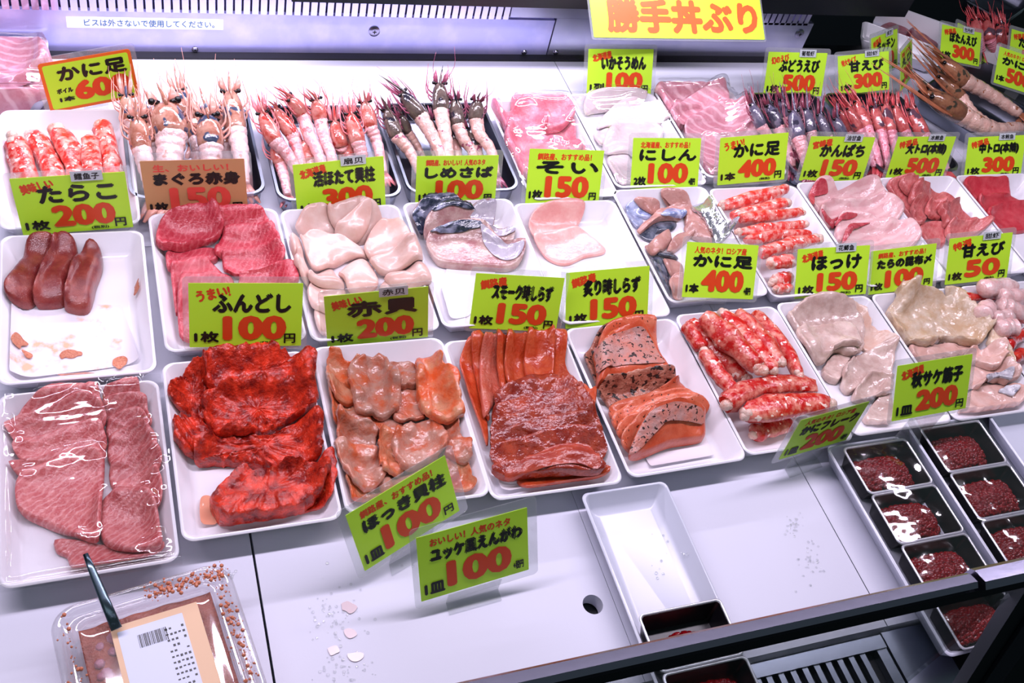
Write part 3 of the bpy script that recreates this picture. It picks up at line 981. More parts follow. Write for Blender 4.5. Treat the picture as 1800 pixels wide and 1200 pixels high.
g = .0012
board('white plastic deck board at the lower left', -.40, .0635 - g, -.425, .2)
board('white plastic deck board with a round drain hole', .0635 + g, .40, -.425, .2, (.3775, -.339, .0105))
board('white plastic deck board under the empty dish', .40 + .0005, .686 - .0006, -.425, .2)
board('white plastic deck board under the salmon roe cups', .686 + .0006, 1.42, -.425, .2)
board('white plastic deck board under the rear trays on the left', -.40, .650 - .0006, .2 + g, .584)
board('white plastic deck board under the rear trays on the right', .650 + .0006, 1.304, .2 + g, .60)

M['smear'] = plain('fish_smear', rgb(204, 182, 186), .2)

# ------------------------------------------------------------------ white trays: rear-left rim corner, yaw
D_ = .214
T = {}
def wt(k, x, y, yaw, label, w=.149, d=D_, **kw):
    T[k] = tray(x, y, yaw, w, d, label, **kw)

wt('q1', -.154, -.024, .008, 'white square tray of film-wrapped pink fatty tuna, front row left', w=.149, d=.212)
wt('A', 0, -.003, 0, 'white tray holding crimson chilli-dressed scallop meat')
wt('B', .155, 0, -.013, 'white tray packed with orange and pink clam meat')
wt('C', .303, -.009, -.015, 'white tray heaped with dark orange smoked salmon')
wt('D', .4545, -.007, .010, 'white tray holding seared salmon with charred specks')
wt('E', .606, -.001, 0, 'white tray of long red crab legs, front row')
wt('F', .7565, .003, -.004, 'white tray of translucent whitish fish behind the crab flake card')
wt('G', .908, .003, -.004, 'white tray of beige fish with silvery skin edges')
wt('Hh', 1.060, .003, -.004, 'white tray of peeled pink shrimp at the right edge')
wt('r1', -.152, .200, -.009, 'white square tray with three maroon cod roe sacs and a stained liner', d=.212)
wt('r2', .004, .225, .006, 'white tray of red tuna slices behind the ふんどし card')
wt('r3', .156, .222, .008, 'white tray heaped with raw scallops')
wt('r4', .310, .225, -.001, 'white tray with two slices of dark-skinned mackerel')
wt('r5', .4575, .214, -.008, 'white tray with two thin pale pink fish slices')
wt('r6', .609, .232, .001, 'white tray of silvery herring pieces')
wt('r7', .7600, .226, -.002, 'white tray of crab leg sticks in the middle row')
wt('r8', .911, .231, .004, 'white tray of pale amberjack with red bloodlines')
wt('r9', 1.062, .234, -.012, 'white tray of dull red tuna blocks in the middle row')
wt('r10', 1.213, .232, -.01, 'white tray of bright red tuna at the right edge')
wt('crab2', -.153, .424, 0, 'white tray of thick crab legs at the far left')
wt('pink', .487, .434, .0, 'white tray of wet pink tuna behind the そい card', w=.131)
wt('squid', .620, .450, .0, 'white tray of pale squid strips in film', w=.147)
wt('toro', .770, .458, .0, 'white tray of film-wrapped marbled pink toro', w=.142, d=.208)
wt('tl', -.245, .582, .0, 'white tray of film-wrapped pink fish at the top left corner', w=.150, d=.140)

# narrow white dishes along the front
def dish(x, y, yaw, w, d, label):
    return tray(x, y, yaw, w, d, label, rimz=-.004, depth=.0255, slope=.014, r=.008, mat='dish', group='narrow white dishes at the front')
dish(.397, -.228, 0, .101, .262, 'empty narrow white dish with one roe cup at its front end')
dish(.7135, -.216, 0, .106, .262, 'narrow white dish with a column of roe cups, nearer the empty deck')
dish(.8385, -.205, 0, .108, .262, 'narrow white dish with a column of roe cups, second from the empty deck')
dish(.9640, -.205, 0, .108, .262, 'narrow white dish at the right edge beyond the roe cups')

# ------------------------------------------------------------------ q1 film-wrapped fatty tuna
Z = (0, 660, 3.333)
food(Z, 'tuna_slice', 'raw fish slice', 'wrapped fatty tuna slices', [
    ('flat wet pink tuna slice lying lowest along the tray front', [(320, 960), (420, 960), (600, 990), (930, 1000), (930, 1070), (600, 1120), (430, 1135), (390, 1060), (330, 1030)]),
    ('rearmost pink tuna slice of the right-hand stack', [(615, 140), (680, 110), (800, 70), (830, 150), (850, 190), (630, 210)]),
    ('second pink tuna slice from the rear of the right-hand stack', [(615, 190), (840, 160), (870, 240), (880, 330), (640, 280)]),
    ('third pink tuna slice from the rear of the right-hand stack', [(635, 270), (820, 235), (880, 340), (880, 390), (650, 380)]),
    ('fourth pink tuna slice of the right-hand stack, wet and glinting', [(650, 360), (860, 340), (915, 470), (660, 530)]),
    ('fifth pink tuna slice of the right-hand stack, wet and glinting', [(660, 510), (910, 450), (935, 600), (680, 670)]),
    ('sixth pink tuna slice of the right-hand stack, just behind its front slice', [(680, 640), (920, 590), (935, 790), (700, 730)]),
    ('front pink tuna slice of the right-hand stack, under the film glare', [(600, 730), (820, 690), (900, 740), (940, 900), (930, 1060), (620, 1000)], dict(t=.010)),
    ('rearmost pink tuna slice of the left-hand stack', [(130, 210), (190, 170), (320, 100), (480, 75), (560, 70), (590, 150), (560, 230), (350, 260), (110, 280)]),
    ('second pink tuna slice of the left-hand stack with a knobbly left end', [(40, 340), (110, 275), (300, 225), (500, 165), (600, 200), (610, 310), (350, 370), (130, 420), (60, 375)]),
    ('third pink tuna slice of the left-hand stack', [(90, 430), (250, 370), (420, 320), (560, 290), (610, 330), (615, 450), (400, 480), (200, 530), (110, 500)]),
    ('narrow pink tuna slice peeking out behind the big front slice', [(65, 560), (120, 530), (300, 480), (560, 440), (600, 500), (200, 600), (120, 610)]),
    ('largest pink tuna slice, front of the left-hand stack, yellowish corner', [(120, 620), (280, 530), (460, 470), (600, 470), (610, 600), (585, 950), (560, 985), (400, 930), (240, 860), (130, 820), (100, 760)], dict(t=.011)),
], dict(t=.0065, mat='fattytuna', wob=.0010, stiff=4))

# ------------------------------------------------------------------ A chilli-dressed scallop
Z = (280, 600, 3.4286)
o = piece('chilli_juice', zz(*Z, [(250, 960), (300, 930), (350, 980), (350, 1090), (300, 1110), (250, 1100)]), .0010, 'juice', 'round'); centre(o)
tag(o, 'thin pink juice puddle at the front of the crimson scallop tray', 'juice')
K = dict(t=.012, mat='kimchi', wob=.0026, stiff=2, jag=.0034, shape='cut', nb=120, fine=True)
food(Z, 'dressed_scallop', 'seasoned scallop', 'crimson scallop pieces', [
    ('flat crimson scallop sheet lying beneath the front mound', [(320, 960), (500, 1000), (900, 950), (990, 740), (1040, 735), (1060, 830), (1020, 1000), (800, 1040), (500, 1100), (350, 1100)], dict(t=.004)),
    ('fan-shaped crimson scallop at the rear left of its tray', [(55, 350), (110, 270), (190, 190), (270, 180), (300, 320), (280, 480), (180, 450), (90, 420)], dict(ridge=('rad', .0036, 17, (365, 690)))),
    ('dark crimson scallop lump low on the left side', [(100, 520), (160, 460), (270, 480), (320, 560), (300, 640), (200, 690), (110, 650), (90, 580)], dict(t=.016, ridge=('lin', .003, 600, .6))),
    ('crimson scallop with a tapering tail, second from the front', [(215, 650), (350, 590), (480, 540), (640, 580), (800, 510), (900, 475), (970, 490), (985, 560), (970, 700), (940, 740), (740, 770), (540, 730), (330, 710), (240, 730)], dict(t=.017, ridge=('rad', .0036, 22, (430, 770)))),
    ('frontmost crimson scallop mound, standing in juice', [(310, 930), (380, 830), (480, 750), (640, 770), (760, 750), (960, 760), (1020, 830), (960, 930), (800, 1010), (560, 1060), (400, 1080), (330, 1010)], dict(t=.022, ridge=('rad', .0036, 26, (485, 760)))),
    ('rearmost crimson scallop with a flat brownish top', [(270, 70), (500, 60), (640, 20), (690, 60), (760, 100), (880, 110), (945, 100), (930, 230), (910, 310), (760, 290), (560, 280), (380, 300), (290, 240), (265, 150)], dict(t=.020, ridge=('rad', .0036, 20, (475, 690)))),
    ('pleated crimson scallop fan in the middle of its tray', [(260, 360), (420, 310), (600, 280), (740, 280), (860, 310), (940, 360), (930, 440), (860, 480), (740, 520), (660, 540), (480, 590), (330, 580), (275, 510), (285, 440)], dict(t=.016, ridge=('rad', .0036, 24, (462, 745)))),
], K)

# ------------------------------------------------------------------ B clams
Z = (560, 590, 3.871)
K = dict(t=.008, mat='clam', wob=.0036, stiff=2, shape='cut', jag=.0022, fine=True, nb=72, grow=1.13)
P = dict(mat='clampink')
food(Z, 'clam_meat', 'clam meat', 'clam pieces', [
    ('orange clam piece on the left edge, second row from rear', [(80, 360), (240, 440), (320, 590), (120, 625), (95, 500)]),
    ('orange clam strip crossing the middle left of the clam tray', [(150, 570), (330, 540), (470, 540), (600, 620), (560, 690), (370, 660), (180, 650)], P),
    ('ribbed pale clam piece at mid left', [(130, 620), (190, 630), (370, 650), (370, 780), (330, 840), (160, 800)], P),
    ('frontmost orange clam piece at the lower left, beside the ほっき card', [(190, 960), (260, 1000), (430, 980), (450, 1060), (330, 1100), (240, 1140), (210, 1080)]),
    ('front centre clam piece half hidden by the ほっき card', [(420, 940), (560, 890), (860, 770), (900, 960), (700, 1060), (480, 1100)], P),
    ('large pinkish clam piece at the lower left', [(120, 800), (200, 770), (410, 780), (430, 910), (400, 1010), (240, 1040), (150, 900)], P),
    ('orange clam piece at the right front corner', [(860, 780), (1000, 840), (1020, 960), (1050, 1030), (960, 1050), (880, 980)]),
    ('long pinkish clam piece on the right side', [(790, 570), (930, 580), (960, 720), (1010, 760), (1000, 880), (860, 810)], P),
    ('narrow upright orange clam strip in the centre', [(420, 690), (510, 680), (530, 850), (560, 930), (430, 960)]),
    ('broad purplish clam piece right of the narrow strip', [(520, 720), (610, 620), (720, 590), (800, 610), (850, 770), (720, 870), (570, 900)], dict(t=.011, mat='clampink')),
    ('bright orange clam sheet at the rear left corner', [(70, 190), (120, 170), (180, 210), (280, 200), (300, 420), (230, 460), (110, 460), (65, 330)]),
    ('pinkish clam piece below the rear centre one', [(520, 330), (690, 320), (730, 470), (710, 560), (620, 600), (510, 550)], P),
    ('rear centre clam piece, small and pink', [(470, 215), (560, 185), (670, 205), (690, 310), (600, 345), (510, 340)], dict(t=.011, mat='clampink')),
    ('broad olive-pink clam piece second from the rear left', [(215, 270), (300, 200), (430, 185), (465, 230), (525, 320), (525, 500), (400, 550), (270, 540), (245, 430)], dict(t=.011, mat='clampink')),
    ('orange clam piece at the rear right corner', [(680, 200), (720, 165), (820, 175), (840, 250), (920, 300), (930, 420), (960, 550), (900, 585), (800, 585), (720, 500), (685, 380)], dict(t=.011)),
], K)

# ------------------------------------------------------------------ C smoked salmon
Z = (780, 570, 3.871)
o = piece('liner_sheet', zz(*Z, [(350, 1040), (700, 1000), (900, 1000), (900, 1060), (600, 1110), (440, 1150), (380, 1140)]), .0004, 'liner', 'thin', nb=80, sharp=True); centre(o)
tag(o, 'white liner paper under the smoked salmon', 'liner paper', 'white liner papers')
K = dict(t=.006, mat='smoked', wob=.0009, stiff=3)
food(Z, 'smoked_salmon_slice', 'smoked salmon slice', 'smoked salmon slices', [
    ('flat smoked salmon strip lying lowest at the tray front', [(500, 1050), (620, 1000), (900, 970), (1050, 990), (1100, 1055), (900, 1080), (620, 1130), (540, 1120)]),
    ('smoked salmon flap hanging over the right rim', [(840, 440), (940, 440), (980, 480), (1025, 460), (1010, 600), (960, 700), (860, 600)]),
    ('outermost left strip of the smoked salmon fan', [(100, 300), (120, 220), (170, 150), (230, 180), (240, 400), (300, 700), (290, 850), (230, 680), (150, 480)]),
    ('second strip from the left of the smoked salmon fan', [(160, 160), (240, 120), (290, 140), (300, 400), (310, 660), (250, 560), (210, 350)]),
    ('rightmost strip of the smoked salmon fan', [(700, 120), (790, 100), (815, 130), (810, 280), (830, 360), (860, 440), (700, 400)]),
    ('third strip from the left of the smoked salmon fan, with a pale patch', [(235, 220), (300, 140), (360, 140), (410, 400), (340, 540), (260, 640)], dict(mat='smokedpale')),
    ('fourth strip of the smoked salmon fan, narrow', [(335, 130), (380, 105), (430, 120), (450, 400), (390, 420)]),
    ('fifth strip of the smoked salmon fan, broad', [(405, 130), (500, 95), (565, 100), (590, 400), (430, 420)]),
    ('sixth strip of the smoked salmon fan, second from the right', [(545, 110), (640, 100), (690, 82), (725, 120), (730, 400), (570, 400)]),
], K)
# the fanned block in front: six slices, each lying on the one behind
Lp = [(330, 500), (320, 600), (315, 690), (315, 770), (315, 850), (330, 960)]
Rp = [(870, 430), (930, 540), (985, 640), (1010, 720), (1040, 800), (1080, 930)]
nm = ['rearmost', 'second', 'third', 'fourth', 'fifth', 'frontmost']
for k in range(6):
    (lx, ly), (rx, ry) = Lp[k], Rp[k]
    arc = 110 - 12 * k
    top = [(lx + 15, ly - 20), (lx + (rx - lx) * .22, ly - arc * .75), (lx + (rx - lx) * .45, ly - arc - (ly - ry) * .3), (lx + (rx - lx) * .72, ry - 60), (rx - 10, ry - 5)]
    dl = 150 if k < 5 else 60
    lowr = (rx + 40 if k < 5 else 1075, ry + 130 if k < 5 else 1000)
    bot = [lowr, (lx + (rx - lx) * .7, (ly + ry) / 2 + dl + 60 - (60 if k == 5 else 0)), (lx + (rx - lx) * .35, ly + dl - 10), (lx + 25, ly + dl - 70 + (50 if k == 5 else 0))]
    o = piece('smoked_salmon_slice', zz(*Z, top + bot), .0075 if k < 5 else .013, 'smokedbrown', 'cut' if k else 'round', wob=.0016, stiff=4)
    if k == 5:
        f = piece('cut_face', zz(*Z, [(420, 985), (560, 900), (740, 820), (900, 800), (1010, 830), (1060, 980), (900, 960), (640, 985), (480, 1010)]), .0012, 'smokedcut', 'thin', parent=None)
        centre(o); f.parent = o; f.location = tuple(-v for v in o.location)
    else:
        centre(o)
    tag(o, nm[k] + ' slice of the dark brown smoked salmon block', 'smoked salmon slice', 'smoked salmon block slices')

# ------------------------------------------------------------------ D seared salmon
Z = (1000, 560, 4.286)
o = piece('liner_sheet', zz(*Z, [(560, 1010), (800, 900), (1010, 870), (1085, 1040), (610, 1125)]), .0004, 'liner', 'thin', nb=80, sharp=True); centre(o)
tag(o, 'white liner paper in front of the seared salmon', 'liner paper', 'white liner papers')
K = dict(t=.006, mat='salmon', wob=.0008, stiff=3, nb=64)
food(Z, 'seared_salmon_slice', 'seared salmon slice', 'seared salmon slices', [
    ('charred seared salmon slice curled at the rear left of the stacks', [(110, 290), (160, 220), (200, 150), (280, 110), (420, 85), (540, 75), (610, 110), (420, 160), (240, 220), (220, 400), (205, 515), (160, 420)], dict(t=.008, mat='charred')),
    ('lower slice of the rear seared salmon stack', [(215, 510), (205, 450), (210, 300), (210, 200), (300, 130), (560, 80), (640, 150), (700, 270), (800, 450), (780, 470), (600, 450), (400, 480), (260, 515)], dict(t=.008, mat='salmon')),
], K)
o = piece('seared_salmon_slice', zz(*Z, [(225, 480), (225, 420), (210, 300), (205, 215), (290, 145), (410, 110), (540, 85), (640, 150), (700, 265), (745, 325), (800, 440), (600, 420), (400, 455)]), .021, 'salmoncut', 'cut', wob=.0008, stiff=4, dome=.005)
f = piece('seared_skin', zz(*Z, [(232, 395), (215, 300), (212, 225), (295, 155), (410, 118), (540, 93), (630, 150), (690, 262), (730, 318), (560, 335), (400, 345), (290, 380)]), .0009, 'seared', 'thin', stiff=1)
centre(o); f.parent = o; f.location = tuple(-v for v in o.location)
tag(o, 'top slice of the rear seared salmon stack, pale skin with black specks', 'seared salmon slice', 'seared salmon slices')
food(Z, 'seared_salmon_slice', 'seared salmon slice', 'seared salmon slices', [
    ('charred seared salmon slice between the two stacks', [(200, 590), (240, 550), (300, 530), (480, 490), (620, 470), (740, 470), (800, 505), (880, 560), (700, 600), (560, 640), (360, 690), (270, 630), (210, 630)], dict(t=.007, mat='charred', stiff=1, jag=.0015)),
    ('rearmost slice of the front seared salmon fan', [(290, 720), (330, 650), (520, 600), (700, 545), (830, 510), (885, 560), (900, 640), (600, 760), (330, 780)], dict(t=.008)),
    ('second slice of the front seared salmon fan', [(310, 770), (400, 690), (540, 630), (760, 570), (920, 570), (960, 650), (700, 780), (360, 850)], dict(t=.008)),
    ('third slice of the front seared salmon fan', [(350, 840), (420, 760), (540, 680), (760, 610), (950, 600), (1000, 690), (700, 840), (390, 900)], dict(t=.008)),
    ('fourth slice of the front seared salmon fan', [(385, 900), (460, 810), (560, 720), (780, 650), (980, 640), (1025, 730), (700, 900), (430, 980)], dict(t=.008)),
], K)
o = piece('seared_salmon_slice', zz(*Z, [(465, 1030), (480, 920), (540, 800), (600, 740), (800, 690), (1000, 690), (1035, 750), (1050, 830), (1020, 865), (800, 905), (640, 965), (520, 1010)]), .016, 'salmoncut', 'cut', wob=.0008, stiff=4, dome=.004)
f = piece('seared_skin', zz(*Z, [(470, 990), (485, 920), (545, 805), (605, 748), (800, 698), (995, 697), (1028, 745), (1020, 765), (860, 775), (700, 815), (600, 890), (520, 985)]), .0009, 'seared', 'thin', stiff=1)
centre(o); f.parent = o; f.location = tuple(-v for v in o.location)
tag(o, 'frontmost slice of the seared salmon fan, showing its orange cut face', 'seared salmon slice', 'seared salmon slices')

# ------------------------------------------------------------------ crab legs
def legs_of(Z, group, mat, items, meat='crabmeat', grow=1.0):
    for i, (label, line, r, ends) in enumerate(items):
        o, W, rr = rod('crab_leg', zz(*Z, line), r * grow, mat, .88, 12, .34, angular=.10, seed=i * 1.7 + len(group))
        centre(o)
        c = np.array(o.location)
        for e in ends:
            k = 0 if e == 0 else 14; k2 = 1 if e == 0 else 13
            p = W[k]; d = W[k] - W[k2]; d = d / np.linalg.norm(d)
            mb = MB()
            for q in range(7):
                mb.sphere(p - c + d * r * (-.35 + .55 * random.random()) + np.array([random.uniform(-.34, .34) * r, random.uniform(-.34, .34) * r, random.uniform(-.2, .22) * r]), r * random.uniform(.42, .60), 10, 7)
            mb.build('meat_end', M[meat], o, True)
        tag(o, label, 'crab leg', group)


legs_of((1180, 530, 4.444), 'crab legs in the front tray', 'crab', [
    ('short dark crab leg at the rear left of the front crab tray', [(115, 180), (180, 270), (240, 370)], .009, ()),
    ('thin red crab leg low along the left rim', [(250, 390), (360, 560), (500, 720)], .0088, (0,)),
    ('short crab leg lying lowest at the front left', [(640, 1040), (760, 980), (940, 950)], .0095, (0,)),
    ('slim crab leg along the right rim of the front crab tray', [(650, 90), (800, 260), (930, 430), (1000, 575)], .0088, (1,)),
    ('long crab leg second from the right rim', [(520, 80), (700, 260), (850, 480)], .0092, (1,)),
    ('long crab leg in the middle of the front crab tray', [(400, 90), (580, 260), (720, 430), (800, 540)], .0092, (0, 1)),
    ('bright red crab leg on the left with a white meaty end', [(150, 150), (260, 300), (420, 470), (570, 590)], .0105, (1,)),
    ('thickest pale crab leg on top of the front crab pile', [(260, 110), (420, 260), (560, 390), (680, 510)], .0135, (1,)),
    ('crab leg lying crosswise at the front, rear one of the two', [(430, 800), (600, 690), (850, 650), (1110, 665)], .0115, (0,)),
    ('crab leg lying crosswise at the very front, with pale ends', [(575, 880), (800, 835), (1040, 800), (1220, 800)], .0125, (0, 1)),
], grow=1.22)
legs_of((1230, 315, 5.333), 'crab legs in the middle-row tray', 'crabpink', [
    ('rearmost crab stick in the middle-row tray, upper right end hooked', [(215, 250), (450, 185), (700, 130), (820, 75)], .0105, (0,)),
    ('second crab stick from the rear, white tip at the right', [(300, 350), (560, 290), (820, 215)], .0100, (1,)),
    ('third crab stick from the rear, white meat at its right end', [(380, 370), (650, 350), (950, 310)], .0095, (1,)),
    ('fourth crab stick from the rear, ragged left end', [(370, 500), (650, 460), (1000, 420)], .0080, (0, 1)),
    ('fifth crab stick from the rear', [(430, 575), (700, 520), (1030, 505)], .0085, ()),
    ('sixth crab stick from the rear, smooth and red', [(570, 690), (800, 625), (1110, 560)], .0100, (1,)),
    ('blunt crab stick with a white end left of the ほっけ card', [(660, 790), (760, 780), (880, 762)], .0105, (0,)),
    ('front crab stick with two white knuckles left of the ほっけ card', [(690, 950), (770, 935), (860, 915)], .0100, (0,)),
    ('lowest crab stick at the front of the middle-row tray', [(715, 1030), (780, 1020), (860, 1005)], .0065, (0,)),
])
legs_of((0, 140, 7.5), 'thick crab legs at the far left', 'crabpink', [
    ('thick crab leg on the far left of its tray, pale upper end', [(200, 800), (290, 1050), (360, 1350), (420, 1600)], .0150, (0,)),
    ('second thick crab leg from the left', [(440, 740), (620, 1010), (740, 1330), (800, 1600)], .0145, (0,)),
    ('middle thick crab leg with a white shoulder', [(770, 690), (920, 950), (1030, 1300), (1080, 1600)], .0145, (0,)),
    ('fourth thick crab leg from the left, short', [(1190, 770), (1205, 1000), (1240, 1300), (1260, 1600)], .0115, (0,)),
    ('rightmost thick crab leg with a pointed tip', [(1350, 590), (1430, 880), (1490, 1200), (1510, 1600)], .0135, (0,)),
])

# ------------------------------------------------------------------ F, G white fish
Z = (1350, 490, 4.286)
K = dict(t=.010, mat='whitefish', wob=.0022, stiff=3, shape='cut', jag=.0018, nb=80, fine=True)
food(Z, 'white_fish_slice', 'raw fish slice', 'translucent white fish slices', [
    ('thin peach-coloured fringe along the right of the whitish fish', [(560, 230), (700, 270), (770, 400), (880, 490), (920, 560), (780, 560), (690, 480), (640, 330)], dict(t=.004, mat='fringefish')),
    ('front whitish fish slice beside the 筋子 card', [(730, 1040), (800, 930), (860, 830), (920, 790), (940, 1060), (860, 1085), (780, 1080)]),
    ('small upright whitish slice left of the centre', [(415, 720), (470, 590), (620, 570), (570, 700), (530, 770)]),
    ('whitish fish slice in the centre front of its tray', [(550, 700), (640, 600), (760, 540), (900, 520), (930, 660), (920, 780), (760, 740), (640, 850), (560, 810)]),
    ('whitish fish slice with a wet pale edge above the フレーク card', [(640, 880), (680, 800), (750, 730), (900, 770), (920, 860), (800, 900), (700, 920)]),
    ('large rear whitish fish slice', [(120, 310), (200, 250), (330, 190), (470, 195), (600, 240), (700, 330), (720, 500), (640, 590), (520, 560), (440, 600), (330, 590), (260, 510), (190, 400)], dict(t=.014)),
    ('whitish fish slice folded on top of the large rear one', [(200, 400), (430, 340), (620, 320), (690, 410), (690, 510), (520, 520), (430, 600), (310, 560)], dict(t=.010)),
], K)
Z = (1520, 480, 4.615)
K = dict(t=.011, mat='atka', wob=.0034, stiff=2, shape='cut', jag=.0030, nb=96, fine=True)
food(Z, 'beige_fish_slice', 'raw fish slice', 'beige fish slices', [
    ('ragged pale fringe on the right of the beige fish', [(600, 200), (700, 190), (760, 230), (740, 290), (880, 320), (920, 400), (990, 450), (970, 540), (880, 450), (740, 330)], dict(t=.006, jag=.003)),
    ('narrow beige fish tail running down the right rim', [(940, 540), (1060, 640), (1120, 740), (1175, 910), (1060, 800), (960, 640)], dict(t=.007)),
    ('front beige fish slice at the lower right with silvery skin', [(780, 1100), (840, 980), (1000, 890), (1180, 930), (1260, 1000), (1250, 1070), (900, 1120)], dict(mat='atkapink')),
    ('pinkish beige fish slice second from the front', [(860, 960), (870, 740), (1050, 760), (1130, 810), (1170, 920), (980, 900)], dict(mat='atkapink')),
    ('pinkish beige fish slice just behind the 筋子 card', [(360, 610), (520, 580), (700, 570), (890, 605), (780, 670), (420, 720)], dict(mat='atkapink')),
    ('pinkish beige fish slice right of the 筋子 card top', [(870, 620), (1000, 630), (1080, 680), (1060, 790), (900, 750), (800, 670)], dict(mat='atkapink')),
    ('upright beige flap at the rear of the beige fish', [(255, 200), (270, 100), (350, 100), (365, 200), (300, 280)], dict(t=.02)),
    ('largest beige fish slice sprawling over the rear of its tray', [(170, 330), (250, 220), (420, 185), (600, 220), (760, 305), (870, 400), (960, 520), (900, 600), (780, 575), (640, 525), (520, 595), (400, 590), (310, 545), (205, 430)], dict(t=.016)),
    ('curl of silvery skin by the front beige slice', [(1090, 960), (1140, 920), (1230, 950), (1200, 990)], dict(t=.003, mat='silverskin', jag=.002)),
    ('shred of silvery skin at the right of the beige fish', [(960, 870), (1010, 820), (1120, 815), (1160, 860), (1150, 900), (1060, 870), (1000, 890)], dict(t=.003, mat='silverskin', jag=.002)),
], K)
# ------------------------------------------------------------------ H peeled shrimp at the right edge
Z = (1520, 480, 4.615)
for i, (label, line, r, mat) in enumerate([
        ('red shrimp tail piece at the left rim of the peeled shrimp tray', [(800, 200), (950, 195), (1090, 175)], .0065, 'redtail'),
        ('dark red shrimp shell lying low in the peeled shrimp', [(1010, 420), (1150, 420), (1290, 380)], .006, 'redtail'),
        ('long red shrimp shell at the front of the peeled shrimp', [(1140, 590), (1230, 530), (1330, 460)], .008, 'redtail'),
        ('orange-red shrimp shell nearest the tray front', [(1210, 690), (1300, 640), (1400, 600)], .008, 'redtail'),
        ('pale peeled shrimp along the rear rim', [(950, 130), (1080, 105), (1230, 110)], .0098, 'peeled'),
        ('pale peeled shrimp second from the rear rim', [(1090, 180), (1190, 190), (1330, 200)], .0095, 'peeled'),
        ('round white shrimp end near the left rim', [(950, 345), (985, 300), (1020, 240)], .0100, 'peeled'),
        ('pale shrimp curving right from the middle', [(1085, 250), (1190, 300), (1320, 350)], .0105, 'peeled'),
        ('pale shrimp lying across the middle front', [(1030, 370), (1110, 360), (1200, 350)], .0088, 'peeled'),
        ('bright white peeled shrimp at the front', [(1075, 460), (1150, 440), (1230, 440)], .0098, 'peeled')]):
    o, W, rr = rod('peeled_shrimp', zz(*Z, line), r * (1.3 if mat == 'peeled' else 1.1), mat, .9, 12, .45, ztop=.0, seed=i * 2.3)
    centre(o); tag(o, label, 'shrimp', 'peeled shrimp pieces')

# ------------------------------------------------------------------ r1 cod roe
Z = (0, 380, 2.857)
o = piece('liner_sheet', zz(*Z, [(75, 430), (70, 450), (65, 640), (60, 830), (250, 805), (470, 775), (700, 740), (660, 600), (610, 450), (400, 440)]), .0004, 'stainliner', 'thin', nb=100, wob=.0004, sharp=True); centre(o)
tag(o, 'stained white liner sheet in front of the maroon cod roe', 'liner paper', 'white liner papers')
for lab, q in (('largest clot of roe crumbs on the stained liner', [(300, 700), (340, 670), (410, 680), (400, 700), (330, 715)]), ('round smear of roe crumbs near the right corner of the liner', [(570, 730), (590, 705), (630, 715), (630, 750), (580, 765)]),
               ('streak of roe crumbs along the right tray wall', [(665, 380), (690, 330), (705, 380), (680, 395)]), ('roe smear at the front left of the stained tray', [(60, 640), (90, 600), (130, 630), (100, 665)]), ('small roe smear left of the largest clot', [(120, 695), (145, 685), (165, 700), (140, 715)]),
               ('roe smear strip at the tray front', [(290, 800), (400, 790), (470, 800), (460, 815), (320, 815)])):
    o = piece('roe_crumbs', zz(*Z, q), .0012, 'crumb', 'round', jag=.003, wob=.0006); centre(o)
    tag(o, lab, 'roe crumbs', 'roe crumbs on the liner')
food(Z, 'cod_roe_sac', 'cod roe', 'cod roe sacs', [
    ('left cod roe sac of the three, maroon and glossy', [(25, 390), (60, 300), (105, 200), (155, 135), (275, 130), (262, 200), (205, 290), (172, 400), (110, 440), (50, 432)]),
    ('middle cod roe sac of the three', [(165, 405), (200, 290), (245, 200), (300, 127), (382, 140), (380, 230), (340, 330), (322, 410), (200, 425)]),
    ('right cod roe sac of the three', [(318, 415), (342, 310), (382, 205), (440, 137), (502, 152), (512, 225), (480, 320), (440, 445), (340, 442)]),
], dict(t=.021, mat='codroe', shape='round', wob=.0015, stiff=1))

# ------------------------------------------------------------------ r2 red tuna
Z = (260, 360, 4.615)
food(Z, 'tuna_slice', 'raw fish slice', 'red tuna slices behind the ふんどし card', [
    ('flat wet red tuna slice beneath the left edge of its stack', [(150, 520), (165, 410), (300, 370), (540, 350), (560, 440), (400, 480), (190, 570)]),
    ('red tuna slice fanned low on the left, second', [(190, 570), (250, 510), (440, 450), (600, 540), (600, 600), (360, 640), (300, 760), (235, 930), (200, 720)]),
    ('front left red tuna slice running under the ふんどし card', [(255, 660), (330, 600), (560, 575), (700, 620), (700, 1000), (500, 1080), (330, 1110), (250, 1050)], dict(t=.010)),
    ('rear right red tuna slice', [(515, 115), (700, 80), (880, 95), (960, 150), (985, 240), (700, 260), (600, 230)]),
    ('second red tuna slice on the right', [(540, 380), (600, 270), (650, 230), (980, 230), (1030, 290), (1045, 410), (700, 420), (560, 430)]),
    ('third red tuna slice on the right', [(605, 480), (650, 390), (1040, 395), (1085, 540), (760, 580), (640, 570)]),
    ('front right red tuna slice just above the ふんどし card', [(740, 600), (760, 560), (980, 540), (1180, 550), (1205, 610), (1195, 720), (900, 760), (740, 700)]),
    ('rear left red tuna slice propped up with a thick front edge', [(70, 345), (90, 230), (130, 165), (300, 115), (500, 80), (600, 170), (620, 210), (560, 280), (330, 355), (160, 395), (75, 395)], dict(t=.013)),
], dict(t=.0085, mat='redtuna', wob=.0014, stiff=4))

